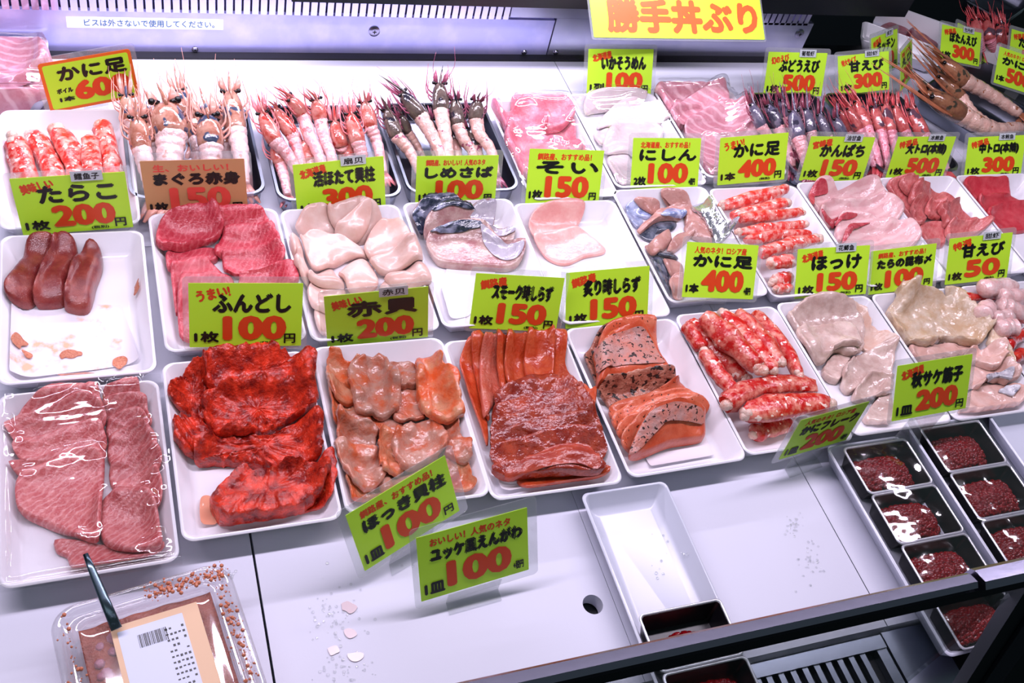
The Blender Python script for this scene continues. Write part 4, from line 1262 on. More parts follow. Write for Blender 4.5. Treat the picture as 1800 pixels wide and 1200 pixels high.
# ------------------------------------------------------------------ r3 scallops
Z = (480, 350, 4.8)
food(Z, 'scallop', 'scallop', 'raw scallops', [
    ('scallop half hidden under the left edge of the heap', [(135, 380), (160, 290), (240, 300), (260, 440), (180, 495)]),
    ('scallop edge sticking out at the lower left rim', [(170, 560), (230, 460), (330, 590), (290, 700), (190, 620)]),
    ('scallop lowest at the front left beside the 赤貝 card', [(345, 960), (430, 880), (500, 1000), (440, 1160), (370, 1100)]),
    ('scallop left of the 赤貝 card, large', [(285, 800), (380, 710), (520, 690), (620, 740), (560, 900), (430, 1000), (330, 970)]),
    ('scallop behind the left of the 赤貝 card, flat', [(285, 730), (370, 600), (500, 550), (570, 650), (600, 740), (450, 760)]),
    ('scallop peeking above the 赤貝 card tape', [(890, 730), (970, 650), (1130, 700), (1120, 820), (900, 820)]),
    ('slender scallop at the right rim of the heap', [(945, 610), (1080, 580), (1240, 555), (1320, 640), (1315, 725), (1050, 715)]),
    ('round glossy scallop in the centre front of the heap', [(550, 640), (620, 530), (760, 475), (860, 570), (890, 700), (800, 750), (640, 745)], dict(t=.017)),
    ('rear left scallop of the heap', [(190, 240), (210, 190), (300, 130), (430, 122), (480, 180), (550, 270), (380, 300), (270, 290)]),
    ('broad rear scallop overhanging the rim', [(450, 140), (600, 75), (740, 38), (860, 90), (935, 170), (830, 260), (740, 300), (560, 250)], dict(t=.018)),
    ('scallop folded over in the rear centre', [(520, 270), (650, 190), (800, 140), (815, 230), (740, 325), (600, 330)], dict(t=.011)),
    ('largest scallop, lying left of centre on top', [(222, 340), (300, 285), (450, 288), (640, 345), (775, 390), (795, 465), (640, 485), (500, 550), (400, 595), (310, 545), (250, 440)], dict(t=.017)),
    ('scallop on the right slope of the heap', [(775, 350), (850, 240), (940, 180), (1060, 220), (1160, 370), (1190, 430), (980, 460), (830, 475), (780, 440)], dict(t=.016)),
    ('thick scallop on the right with a bluish sheen on top', [(820, 480), (1000, 430), (1180, 405), (1248, 480), (1235, 590), (1060, 605), (880, 565)], dict(t=.018)),
], dict(t=.014, mat='scallop', shape='round', wob=.0014, stiff=3))

# ------------------------------------------------------------------ r4 mackerel, r5 pale fish
Z = (700, 335, 4.528)
o = piece('liner_sheet', zz(*Z, [(400, 560), (560, 560), (760, 600), (780, 700), (560, 1000), (400, 1040), (340, 800)]), .0003, 'liner', 'thin', nb=60, wob=.0002, sharp=True); centre(o)
tag(o, 'white liner paper in the mackerel tray', 'liner paper', 'white liner papers')
for nm_, flesh_px, dark_px, belly_px in (
        ('rear mackerel slice with blue-black skin', [(115, 195), (250, 90), (360, 60), (440, 115), (540, 175), (640, 148), (765, 142), (740, 300), (560, 250), (320, 270), (190, 320), (130, 270)],
         [(115, 195), (250, 90), (360, 60), (450, 120), (500, 180), (400, 205), (300, 240), (190, 315), (130, 265)], [(510, 195), (560, 170), (640, 150), (762, 144), (735, 296), (600, 230)]),
        ('middle mackerel slice with a striped dark back', [(195, 335), (260, 240), (500, 205), (600, 245), (720, 320), (905, 335), (885, 450), (760, 410), (620, 360), (400, 330), (230, 395)],
         [(255, 250), (380, 215), (500, 208), (590, 245), (560, 270), (400, 262), (260, 290)], [(600, 250), (720, 322), (905, 338), (895, 380), (760, 360), (640, 300), (560, 275)]),
        ('front mackerel slice showing pinkish grey flesh', [(215, 440), (260, 370), (440, 310), (600, 310), (720, 360), (850, 450), (982, 462), (940, 605), (600, 605), (350, 580), (260, 520)],
         [(240, 385), (330, 335), (450, 300), (600, 310), (660, 345), (560, 350), (400, 358), (300, 378)], [(640, 335), (720, 362), (850, 452), (980, 464), (945, 545), (800, 530), (700, 440), (660, 380)])):
    o = piece('mackerel_slice', zz(*Z, flesh_px), .011, 'mackerelflesh', 'cut', stiff=4)
    s1 = piece('dark_skin', zz(*Z, dark_px), .0010, 'mackerelskin', 'thin', stiff=1)
    s2 = piece('belly_skin', zz(*Z, belly_px), .0010, 'mackerelbelly', 'thin', stiff=1)
    centre(o)
    for s in (s1, s2):
        s.parent = o; s.location = tuple(-v for v in o.location)
    tag(o, nm_, 'raw fish slice', 'mackerel slices')
food(Z, 'pale_fish_slice', 'raw fish slice', 'thin pale pink fish slices', [
    ('rear thin pale pink fish slice, lying towards the tray back', [(1035, 265), (1100, 200), (1350, 150), (1465, 190), (1415, 290), (1290, 350), (1080, 370)]),
    ('front thin pale pink fish slice with a pointed right end', [(1070, 380), (1250, 335), (1420, 300), (1530, 350), (1655, 480), (1480, 530), (1360, 582), (1260, 575), (1140, 505)]),
], dict(t=.005, mat='pinkwhite', wob=.0008))

# ------------------------------------------------------------------ r6 herring
Z = (1070, 325, 5.582)
K = dict(t=.006, mat='herringflesh', wob=.0012, stiff=2, shape='round')
S = dict(mat='herringskin'); DK = dict(mat='herringdark')
food(Z, 'herring_piece', 'raw fish slice', 'herring pieces', [
    ('dark herring piece low at the front left', [(410, 720), (520, 700), (600, 900), (600, 1080), (520, 960)], DK),
    ('pink herring piece at the front left above the tray corner', [(530, 740), (600, 710), (720, 760), (740, 870), (620, 900), (560, 830)]),
    ('frontmost herring piece beside the かに足 card', [(580, 1000), (620, 900), (740, 880), (725, 1125), (650, 1125)]),
    ('silver-sided herring piece at the rear left', [(160, 245), (220, 200), (330, 220), (425, 280), (400, 315), (320, 305)], S),
    ('bright silver herring sliver at the left rim', [(160, 275), (250, 300), (345, 350), (290, 415), (200, 350)], S),
    ('thin pink herring strip at the rear', [(230, 190), (340, 165), (490, 175), (510, 240), (420, 265)]),
    ('herring piece with brown skin on the right slope', [(490, 175), (500, 135), (720, 148), (830, 220), (900, 290), (960, 400), (1020, 525), (960, 545), (860, 480), (760, 380), (740, 270), (640, 200)], dict(t=.008)),
    ('dark-skinned herring piece in the centre', [(320, 440), (450, 360), (660, 350), (640, 430), (460, 470), (430, 545), (320, 500)], DK),
    ('pink herring piece pointing down at the right', [(750, 390), (860, 370), (1015, 535), (980, 552), (820, 490)]),
    ('dark herring strip above the card edge', [(480, 660), (660, 680), (670, 735), (500, 690)], DK),
    ('broad pink herring piece at the front, left of a twin', [(338, 640), (420, 540), (520, 460), (605, 440), (625, 540), (500, 660), (400, 692)], dict(t=.009)),
    ('pink herring piece right of its twin at the front', [(568, 645), (620, 540), (700, 455), (835, 470), (790, 525), (680, 625), (600, 665)], dict(t=.009)),
    ('top herring piece arching over the heap', [(278, 435), (360, 345), (520, 225), (660, 195), (765, 255), (690, 320), (520, 330), (400, 400), (310, 465)], dict(t=.011)),
    ('steel-blue skin strip on top of the herring heap', [(505, 295), (620, 215), (770, 262), (700, 305), (600, 310)], dict(mat='herringskin', t=.004)),
], K)
o = piece('foil_divider', zz(*Z, [(820, 210), (900, 195), (975, 180), (1000, 280), (1060, 400), (1100, 480), (1185, 515), (1150, 550), (1050, 530), (990, 440), (930, 330)]), .006, 'foil', 'thin', jag=.004, wob=.004, stiff=1); centre(o)
tag(o, 'crinkled silver divider beside the herring pieces', 'foil divider')

# ------------------------------------------------------------------ r8 amberjack
Z = (1390, 300, 8)
K = dict(t=.011, mat='amberjack', wob=.0013, stiff=4)


def jack(label, px, red):
    o = piece('amberjack_slice', zz(*Z, px), shape='cut', **K)
    kids = [piece('bloodline', zz(*Z, q), .0011, 'bloodline', 'thin', stiff=1) for q in red]
    centre(o)
    for s in kids:
        s.parent = o; s.location = tuple(-v for v in o.location)
    tag(o, label, 'raw fish slice', 'amberjack slices')


jack('rear amberjack slice with a red upper-left corner', [(240, 450), (285, 260), (420, 235), (560, 340), (700, 320), (1100, 215), (1190, 330), (1225, 450), (800, 490), (480, 480), (390, 640), (300, 580)],
     [[(240, 440), (285, 258), (425, 238), (520, 310), (440, 330), (340, 350), (300, 520)]])
jack('second amberjack slice with a red left edge', [(355, 660), (470, 480), (800, 470), (1230, 450), (1490, 620), (1420, 800), (1150, 720), (900, 680), (660, 700), (560, 780), (430, 750)],
     [[(360, 660), (430, 690), (600, 720), (640, 690), (700, 650), (640, 760), (560, 780), (430, 745)]])
jack('third amberjack slice with a thin red stripe', [(635, 720), (720, 640), (1000, 660), (1240, 760), (1420, 840), (1050, 850), (800, 870), (710, 1000), (640, 980)],
     [[(650, 690), (780, 625), (930, 640), (740, 690), (660, 740)]])
jack('front amberjack slice just behind the ほっけ and たら cards', [(735, 1010), (790, 830), (1080, 770), (1500, 815), (1680, 900), (1690, 1120), (1100, 1180), (760, 1080)],
     [[(735, 1000), (760, 850), (840, 790), (1090, 788), (850, 850), (790, 960)]])

# ------------------------------------------------------------------ r9, r10 tuna
Z = (1530, 295, 6.667)
food(Z, 'tuna_block', 'raw fish slice', 'dull red tuna blocks', [
    ('front dull tuna block lying lowest, beside the 甘えび card', [(565, 710), (620, 640), (830, 630), (890, 760), (860, 900), (640, 880)]),
    ('long dull tuna slice down the left rim', [(148, 265), (280, 220), (430, 205), (480, 400), (460, 580), (560, 700), (430, 570), (300, 430)]),
    ('rear dull tuna block', [(300, 225), (430, 203), (610, 213), (645, 295), (440, 310)]),
    ('small dull tuna end at the right rim', [(800, 350), (900, 345), (975, 430), (940, 470), (830, 460)]),
    ('dull tuna block lying across the rear centre', [(425, 340), (470, 285), (640, 270), (790, 330), (900, 380), (970, 460), (800, 460), (610, 430), (465, 430)], dict(t=.014)),
    ('left upright dull tuna block in the centre', [(440, 570), (478, 435), (620, 440), (630, 630), (560, 690)]),
    ('short dull tuna block in the centre, casting a shadow', [(618, 480), (800, 450), (830, 520), (830, 600), (640, 595)]),
    ('right front dull tuna block with a sharp edge', [(765, 520), (980, 465), (1060, 530), (1195, 685), (1050, 695), (860, 705), (830, 600)], dict(t=.014)),
    ('wet dull tuna block directly behind the 甘えび card', [(865, 725), (1050, 680), (1310, 695), (1335, 755), (1000, 860), (890, 850)]),
], dict(t=.010, mat='midtuna', wob=.0012, stiff=5))
food(Z, 'tuna_slice', 'raw fish slice', 'bright red tuna slices at the right edge', [
    ('rear bright red tuna slice at the right edge', [(1045, 225), (1200, 203), (1400, 198), (1560, 200), (1655, 310), (1480, 370), (1290, 390), (1200, 420)]),
    ('middle bright red tuna slice at the right edge', [(1200, 415), (1340, 370), (1480, 350), (1700, 365), (1800, 430), (1480, 480), (1330, 560)]),
    ('front bright red tuna slice at the right edge', [(1325, 560), (1480, 465), (1800, 430), (1860, 560), (1850, 720), (1500, 730), (1450, 705)]),
], dict(t=.010, mat='deeptuna', wob=.0010))

# ------------------------------------------------------------------ rear row: pink tuna, squid, toro
Z = (860, 140, 3.75)
food(Z, 'tuna_slice', 'raw fish slice', 'wet pink tuna slices behind the そい card', [
    ('pink tuna slice at the front of its tray behind the そい card', [(240, 560), (400, 450), (590, 460), (640, 600), (620, 690), (300, 720)]),
    ('pink tuna slice at the right with sparkling wet flesh', [(340, 350), (520, 290), (570, 430), (590, 510), (420, 470)]),
    ('rear right pink tuna slice', [(140, 145), (250, 170), (380, 175), (500, 185), (540, 300), (360, 350), (250, 250), (150, 235)], dict(t=.014)),
    ('rear left pink tuna slice standing above the rim', [(0, 210), (100, 240), (250, 225), (345, 290), (350, 370), (120, 390), (60, 330)], dict(t=.016)),
    ('large pink tuna slice on top at the left', [(85, 410), (200, 305), (350, 380), (510, 480), (450, 600), (240, 700), (150, 560)], dict(t=.010)),
], dict(t=.010, mat='paletuna', wob=.0018, stiff=3))
food(Z, 'squid_strip', 'squid', 'pale squid strips', [
    ('rearmost pale squid strip', [(620, 165), (720, 130), (980, 128), (1015, 165), (900, 190), (700, 205), (640, 212)]),
    ('front left pale squid strip beside the にしん card', [(790, 490), (920, 470), (965, 690), (860, 740), (790, 640)]),
    ('small squid piece at the left', [(685, 365), (770, 310), (830, 330), (800, 400), (740, 410)]),
    ('second pale squid strip from the rear', [(715, 295), (760, 220), (900, 180), (1080, 195), (1160, 285), (1145, 315), (900, 310), (760, 310)]),
    ('broad squid strip behind the にしん card', [(755, 400), (820, 305), (1000, 295), (1120, 330), (1140, 390), (1100, 485), (950, 490), (780, 490)]),
], dict(t=.012, mat='squid', wob=.0010, stiff=3, shape='round'))
food(Z, 'toro_slice', 'raw fish slice', 'marbled toro slices', [
    ('toro slice at the right edge under the film', [(1600, 215), (1700, 240), (1770, 300), (1800, 360), (1680, 370)]),
    ('rearmost marbled toro slice', [(1080, 90), (1250, 72), (1400, 55), (1500, 90), (1570, 190), (1300, 190), (1200, 210), (1130, 150)], dict(t=.016)),
    ('second marbled toro slice', [(1175, 245), (1300, 165), (1530, 105), (1575, 215), (1645, 245), (1300, 290), (1230, 330)]),
    ('large striped marbled toro slice', [(1285, 295), (1400, 245), (1600, 215), (1680, 290), (1660, 385), (1340, 390)]),
    ('front marbled toro slice partly behind the かに足 card', [(1370, 410), (1640, 380), (1750, 360), (1700, 560), (1600, 620), (1440, 680)]),
], dict(t=.011, mat='toro', wob=.0012, stiff=4))
food((0, 0, 1), 'toro_slice', 'raw fish slice', 'pink fish at the top left corner', [
    ('lower pink fish slice at the top left corner, partly out of frame', [(-60, 185), (-60, 100), (0, 92), (88, 105), (96, 182)], dict(t=.018)),
    ('upper pink fish slice at the top left corner, pale with a film crease', [(-60, 130), (-50, 75), (10, 62), (60, 78), (92, 120), (40, 140)], dict(t=.02)),
], dict(t=.012, mat='toro', wob=.0015, stiff=5))


# ------------------------------------------------------------------ cling film over wrapped trays
def wrap(x0, x1, y0, y1, label, wrinkle=.0012, k=9, nx=70, ny=80, seed=1.0, lift=.0026):
    xs = np.linspace(x0, x1, nx); ys = np.linspace(y0, y1, ny)
    i0 = int((x0 - HX0) / HR) - 14; i1 = int((x1 - HX0) / HR) + 15; j0 = int((y0 - HY0) / HR) - 14; j1 = int((y1 - HY0) / HR) + 15
    i0, j0 = max(i0, 0), max(j0, 0)
    P = np.maximum(H[j0:j1, i0:i1], -.012)
    P = np.maximum(dilate(P, 1), blur(dilate(P, 3), k))
    V = []
    for b in ys:
        for a in xs:
            z = P[min(int((b - HY0) / HR) - j0, P.shape[0] - 1), min(int((a - HX0) / HR) - i0, P.shape[1] - 1)] + lift
            u = mnoise.noise(Vector((a * 22 + b * 9 + seed, b * 16 - a * 14, seed)))
            z += wrinkle * (1 - abs(u) * 2) * .5 + wrinkle * .5 * (1 + mnoise.noise(Vector((a * 60, b * 60, seed))))
            V.append((a, b, z))
    V = np.array(V)
    F = [(r * nx + c, r * nx + c + 1, (r + 1) * nx + c + 1, (r + 1) * nx + c) for r in range(ny - 1) for c in range(nx - 1)]
    o = link('cling_film', mesh('cling_film', V, F, True), None, M['film'])
    centre(o)
    tag(o, label, 'plastic film', 'films over wrapped trays')
    return o


wrap(-.156, -.002, -.238, -.022, 'clear glossy film stretched over the front left pink tuna tray', seed=2.2)
wrap(.484, .612, .235, .436, 'clear film over the wet pink tuna behind the そい card', seed=5.1)
wrap(.622, .766, .239, .450, 'clear film over the pale squid strips', seed=7.7)
wrap(.772, .914, .252, .460, 'clear glossy film over the marbled toro', wrinkle=.002, seed=9.3)
wrap(-.245, -.094, .440, .580, 'clear film over the pink fish at the top left corner', seed=3.9)

# ------------------------------------------------------------------ steel trays and whole shrimp
steel_tray(-.014, .428, 0, .160, .176, 'steel tray of large pale shrimp, first from the left')
steel_tray(.157, .427, 0, .160, .190, 'steel tray of pink shrimp, second from the left')
steel_tray(.324, .430, 0, .156, .190, 'steel tray of dark-headed shrimp, third from the left')
steel_tray(.922, .449, 0, .145, .204, 'steel tray of violet grape shrimp under the ぶどうえび card')
steel_tray(1.080, .447, 0, .160, .203, 'steel tray of red sweet shrimp under the 甘えび card')


def many(Z, kind, r, items, group, zs, base_label, legs=6, leg_len=1.0):
    for i, (where, tip, front, junc, tail, rk, dz) in enumerate(items):
        q = lambda p: (Z[0] + p[0] / Z[2], Z[1] + p[1] / Z[2])
        shrimp(q(tip), q(front), q(junc), [q(p) for p in tail], r * rk, HEADS[kind], base_label + ', ' + where, group, tuple(z + dz for z in zs), seed=i * 13 + len(group), legs=legs, leg_len=leg_len)


ZS = (.062, .040, .020, -.006)
ZL = (.030, .010, -.004, -.013)
many((190, 90, 6), 'pale', .0100, [
    ('buried left of the biggest one', (400, 520), (450, 760), (490, 1000), [(520, 1200), (540, 1500)], 1.0, 0),
    ('buried right of the biggest', (880, 460), (900, 680), (930, 920), [(950, 1150), (960, 1400)], 1.0, 0),
    ('buried at the right', (1180, 480), (1210, 740), (1240, 1000), [(1260, 1200), (1280, 1450)], 1.0, 0)], 'large pale shrimp in the first steel tray', ZL, 'pale shrimp low in the first steel tray')
many((430, 130, 6.316), 'pink', .0092, [
    ('under the leftmost ones', (230, 560), (330, 800), (400, 1000), [(440, 1150), (480, 1350)], 1.0, 0),
    ('under the third and fourth', (600, 560), (660, 760), (740, 980), [(780, 1150), (800, 1350)], 1.0, 0),
    ('under the right-hand ones', (1050, 480), (1100, 700), (1160, 940), [(1200, 1150), (1220, 1350)], 1.0, 0)], 'pink shrimp in the second steel tray', ZL, 'pink shrimp low in the second steel tray')
many((650, 100, 6), 'dark', .0092, [
    ('under the large slanting one', (560, 470), (630, 680), (690, 900), [(720, 1100), (740, 1300)], 1.0, 0),
    ('between the tallest and the olive-headed one', (840, 500), (870, 700), (900, 900), [(930, 1100), (950, 1300)], 1.0, 0),
    ('under the rightmost', (1020, 560), (1060, 760), (1120, 960), [(1160, 1150), (1190, 1300)], 1.0, 0)], 'dark-headed shrimp in the third steel tray', ZL, 'dark-headed shrimp low in the third steel tray')
many((190, 90, 6), 'pale', .0118, [
    ('rear left, leaning over the yellow card', (170, 140), (190, 480), (230, 720), [(280, 900), (300, 1050)], .85, -.012),
    ('rear centre behind the biggest one', (690, 120), (745, 430), (820, 680), [(860, 800), (900, 1000)], 1.0, -.014),
    ('front left with its head low', (280, 430), (310, 720), (350, 1030), [(420, 1300), (460, 1560)], 1.05, 0),
    ('biggest, left of centre', (510, 330), (600, 570), (665, 880), [(650, 1150), (640, 1500)], 1.75, .006),
    ('right of centre with folded legs', (960, 370), (1050, 700), (1085, 1000), [(1090, 1250), (1100, 1500)], 1.35, 0),
    ('rightmost, upright by the rim', (1270, 200), (1290, 450), (1350, 830), [(1400, 1100), (1430, 1400)], 1.15, .004),
], 'large pale shrimp in the first steel tray', ZS, 'large pale shrimp in the first steel tray')
many((430, 130, 6.316), 'pink', .0104, [
    ('fifth from the left, low and reddish', (975, 200), (1000, 540), (1070, 800), [(1090, 900), (1110, 1150)], 1.0, -.012),
    ('second from the left', (250, 290), (340, 400), (530, 670), [(600, 880), (660, 1150)], .95, -.004),
    ('leftmost with a bent body', (120, 140), (200, 450), (330, 740), [(500, 930), (640, 1200)], 1.0, 0),
    ('third from the left with a pale head', (300, 130), (500, 280), (650, 450), [(720, 680), (830, 920), (900, 1200)], 1.0, .008),
    ('fourth from the left with a white stripe', (670, 150), (790, 300), (845, 510), [(890, 720), (960, 920), (1000, 1200)], .98, .006),
    ('sixth from the left', (1150, 190), (1175, 460), (1260, 760), [(1310, 950), (1340, 1200)], .98, -.002),
    ('rightmost by the rim', (1320, 170), (1335, 330), (1395, 590), [(1470, 770), (1540, 1100)], 1.0, .004),
], 'pink shrimp in the second steel tray', ZS, 'pink shrimp in the second steel tray')
many((650, 100, 6), 'dark', .0102, [
    ('small one tucked second from the left', (250, 500), (335, 630), (400, 790), [(490, 920), (580, 1100)], .72, -.012),
    ('leftmost with a purple spike', (105, 400), (180, 570), (275, 830), [(420, 1000), (540, 1250)], 1.0, -.004),
    ('large one slanting from the upper left', (90, 185), (345, 400), (530, 620), [(640, 800), (740, 1000), (800, 1250)], 1.12, .010),
    ('tallest in the middle with a whitish head', (770, 90), (735, 300), (750, 560), [(785, 760), (820, 950), (840, 1200)], 1.12, .014),
    ('second from the right, olive head', (875, 310), (900, 470), (925, 720), [(990, 870), (1080, 1000), (1120, 1250)], 1.0, .0),
    ('rightmost with a whitish head', (1170, 370), (1130, 470), (1120, 660), [(1160, 820), (1280, 990), (1330, 1250)], 1.05, .006),
], 'dark-headed shrimp in the third steel tray', ZS, 'dark-headed shrimp in the third steel tray')
many((1290, 130, 4.39), 'violet', .0102, [
    ('rear middle, head only', (350, 60), (370, 200), (400, 330), [(430, 450), (460, 600)], .95, -.006),
    ('rear right of centre, small', (680, 130), (660, 320), (720, 480), [(760, 560), (780, 700)], .9, -.008),
    ('leftmost by the rim', (105, 70), (140, 240), (210, 400), [(290, 520), (360, 680)], .95, 0),
    ('second from the left, shiny violet head', (240, 110), (270, 250), (345, 410), [(400, 560), (450, 720)], 1.1, 0),
    ('third from the left in front', (440, 90), (455, 300), (500, 490), [(540, 620), (570, 760)], 1.15, .004),
    ('second from the right', (560, 90), (555, 280), (590, 450), [(630, 580), (660, 720)], 1.0, 0),
    ('rightmost low by the rim', (790, 210), (785, 350), (840, 490), [(880, 620), (900, 740)], 1.0, -.006),
], 'violet shrimp under the ぶどうえび card', ZS, 'violet-headed grape shrimp')
many((1290, 130, 4.39), 'red', .0100, [
    ('left rim, low', (730, 160), (820, 290), (900, 430), [(980, 560), (1040, 720)], .85, -.010),
    ('first of the upper rank', (770, 90), (885, 270), (965, 430), [(1030, 560), (1090, 720)], .95, 0),
    ('second of the upper rank', (860, 60), (950, 220), (1025, 410), [(1080, 560), (1130, 720)], 1.0, .002),
    ('third of the upper rank', (1060, 100), (1080, 260), (1130, 430), [(1160, 560), (1190, 720)], 1.0, 0),
    ('fourth of the upper rank', (1165, 90), (1165, 250), (1210, 440), [(1240, 560), (1270, 720)], 1.0, 0),
    ('fifth of the upper rank with pink sheen', (1250, 110), (1245, 260), (1315, 440), [(1380, 560), (1440, 700)], 1.0, .002),
    ('rightmost by the rim, bulky', (1340, 110), (1365, 280), (1460, 470), [(1560, 600), (1640, 740)], 1.2, .004),
], 'red sweet shrimp under the 甘えび card', ZS, 'red sweet shrimp')

# ------------------------------------------------------------------ price cards
N1 = (.006, .006, .007, .004)
card('kani600', 'orange-bordered yellow card reading かに足 600 at the upper left', 'C', 'かに足', '600', '1本', 'ボイル', border=True)
card('tarako', 'yellow-green card reading たらこ 200円 at the far left', 'A', 'たらこ', '200', '1枚', '美味しい', tape='鳕鱼子')
card('maguro', 'brown card reading まぐろ赤身 150円, the only brown one', 'B', 'まぐろ赤身', '150', '1枚', '生、おいしい！', paper='brownpaper', red='redink2', tax=False, sleeve=(.008, .008, .010, .004))
card('hotate', 'yellow-green card reading 活ほたて貝柱 300円', 'A', '活ほたて貝柱', '300', '1枚', '北海道産', tape='扇贝')
card('shimesaba', 'yellow-green card reading しめさば 100', 'B', 'しめさば', '100', '1枚', '釧路産、おいしい！人気のネタ', tax=False)
card('soi', 'yellow-green card reading そい 150', 'B', 'そい', '150', '1枚', '釧路産、おすすめ品！', tax=False)
card('nishin', 'yellow-green card reading にしん 100, two slices', 'B', 'にしん', '100', '2枚', '北海道産、おすすめ品！', tail='+税円', tax=False)
card('kani400b', 'yellow-green card reading かに足 400円 with うまい in the rear row', 'A', 'かに足', '400', '1本', 'うまい!')
card('kanpachi', 'yellow-green card reading かんぱち 150円', 'A', 'かんぱち', '150', '1枚', '宮崎産', tape='油甘鱼')
card('otoro', 'yellow-green card reading 大トロ(本鮪) 500円', 'A', '大トロ(本鮪)', '500', '1枚', '特選品', tape='本鲔鱼')
card('chutoro', 'yellow-green card reading 中トロ(本鮪) 300円', 'A', '中トロ(本鮪)', '300', '1枚', '特選品', tape='本鲔鱼')
card('fundoshi', 'yellow-green card reading ふんどし 100円', 'A', 'ふんどし', '100', '1枚', 'うまい!', stand=.035)
card('akagai', 'yellow-green card reading 赤貝 200円', 'A', '赤貝', '200', '1枚', '美味しい', tape='赤贝')
card('smoke', 'yellow-green card reading スモーク時しらず 150円', 'A', 'スモーク時しらず', '150', '1枚', '釧路産')
card('aburi', 'yellow-green card reading 炙り時しらず 150円', 'A', '炙り時しらず', '150', '1枚', '釧路産')
card('kani400', 'yellow-green card reading かに足 400 with a Russian origin line', 'B', 'かに足', '400', '1本', '人気のネタ！ロシア産', tail='+税円', tax=False)
card('hokke', 'yellow-green card reading ほっけ 150円', 'A', 'ほっけ', '150', '1枚', '北海道産', tape='花鲫鱼')
card('tara', 'yellow-green card reading たらの昆布〆 100', 'B', 'たらの昆布〆', '100', '1枚', '釧路産、おすすめ品！', tax=False)
card('amaebi50', 'yellow-green card reading 甘えび 50円', 'A', '甘えび', '50', '1枚', '特選', tape='甜虾')
card('sujiko', 'yellow-green card reading 秋サケ筋子 200円', 'A', '秋サケ筋子', '200', '1皿', '北海道産', tax=False, stand=.05)
card('flake', 'slanting yellow-green card reading かにフレーク 200', 'B', 'かにフレーク', '200', '1皿', '人気のネタ！ロシア産', tail='+税円', tax=False, stand=.05, sleeve=(.010, .008, .008, .005))
card('hokki', 'tilted yellow-green card reading ほっき貝柱 100円', 'B', 'ほっき貝柱', '100', '1皿', '釧路産、おすすめ品！', tax=False, stand=.05, sleeve=(.008, .010, .008, .006))
card('yukke', 'yellow-green card reading ユッケ風えんがわ 100 on the empty deck', 'B', 'ユッケ風えんがわ', '100', '1皿', 'おいしい！人気のネタ', tail='+税円', tax=False, stand=.055, sleeve=(.006, .010, .010, .008))
card('ika', 'yellow-green card reading いかそうめん 100円', 'A', 'いかそうめん', '100', '1列', '北海道産', tax=False)
card('budou', 'yellow-green card reading ぶどうえび 500円', 'A', 'ぶどうえび', '500', '1枚', '幻のえび', tape='葡萄虾')
card('ama300', 'yellow-green card reading 甘えび 300円 behind the red shrimp', 'A', '甘えび', '300', '1枚', '特大サイズ', tape='甜虾', tax=False)
card('side1', 'obliquely turned yellow-green card behind the 甘えび 300円 card', 'A', 'キッチン', '500', '1枚', '特選品', tape='虾')
card('side2', 'narrow yellow-green card seen nearly edge-on by the brown shrimp', 'B', 'えび', '300', '1枚', '釧路産、おすすめ品！', tax=False)
card('botan2', 'yellow-green card mostly hidden behind the ぼたんえび card', 'B', 'カニ', '500', '1枚', '人気のネタ！', tax=False)
card('botan', 'yellow-green card reading ぼたんえび 300円', 'A', 'ぼたんえび', '300', '1枚', '特選品', tape='牡丹虾', tax=False)
card('ta500', 'yellow-green card cut by the frame at the upper right, behind another', 'A', 'たらば', '500', '1枚', '特選品')
card('kani500', 'yellow-green card reading かに足 500 at the right frame edge', 'B', 'かに足', '500', '1本', '人気のネタ！ロシア産', tax=False)

# ------------------------------------------------------------------ salmon roe cups
def roe_cup(x, y, w, d, label, seed, fill=.8, cx=.5, cy=.5, zt=.004, rows=9):
    zb = zt - .026
    root = empty('roe_cup', (x + w / 2, y - d / 2, zb))
    tag(root, label, 'roe cup', 'roe cups')
    loc = lambda L: [(p[0] - w / 2, p[1] + d / 2, p[2] - zb) for p in L]
    mb = MB()
    mb.loft([loc(rrect(w, d, .006, zb, inset=.008)), loc(rrect(w, d, .006, zt - .002, inset=.0025)), loc(rrect(w, d, .006, zt - .001, inset=0.0004)), loc(rrect(w, d, .006, zt - .001, inset=.003)), loc(rrect(w, d, .006, zb + .0012, inset=.009))])
    mb.build('cup', M['blackplastic'], root, True, math.radians(40))
    mb = MB()
    mb.loft([loc(rrect(w, d, .006, zt - .0008, inset=0.0)), loc(rrect(w, d, .006, zt + .0006, inset=0.0004)), loc(rrect(w, d, .006, zt + .0006, inset=.0022)), loc(rrect(w, d, .006, zt - .0008, inset=.0026))], cap0=False, cap1=False)
    mb.build('rim', M['rimsilver'], root, True)
    rnd = random.Random(seed)
    mb = MB()
    r = .0033
    n = 0
    for k in range(700):
        a, b = rnd.uniform(-.5, .5), rnd.uniform(-.5, .5)
        u = ((a + .5 - cx) / (.72 * fill + .1)) ** 2 + ((b + .5 - cy) / (.72 * fill + .1)) ** 2
        if u > 1: continue
        h = (1 - u) * .0125 + rnd.uniform(0, .0022)
        mb.sphere((a * (w - .024), b * (d - .024), .0022 + h), r * rnd.uniform(.85, 1.1), 7, 5)
    o = mb.build('salmon_roe', M['roe'], root, True)
    o['kind'] = 'stuff'
    return root


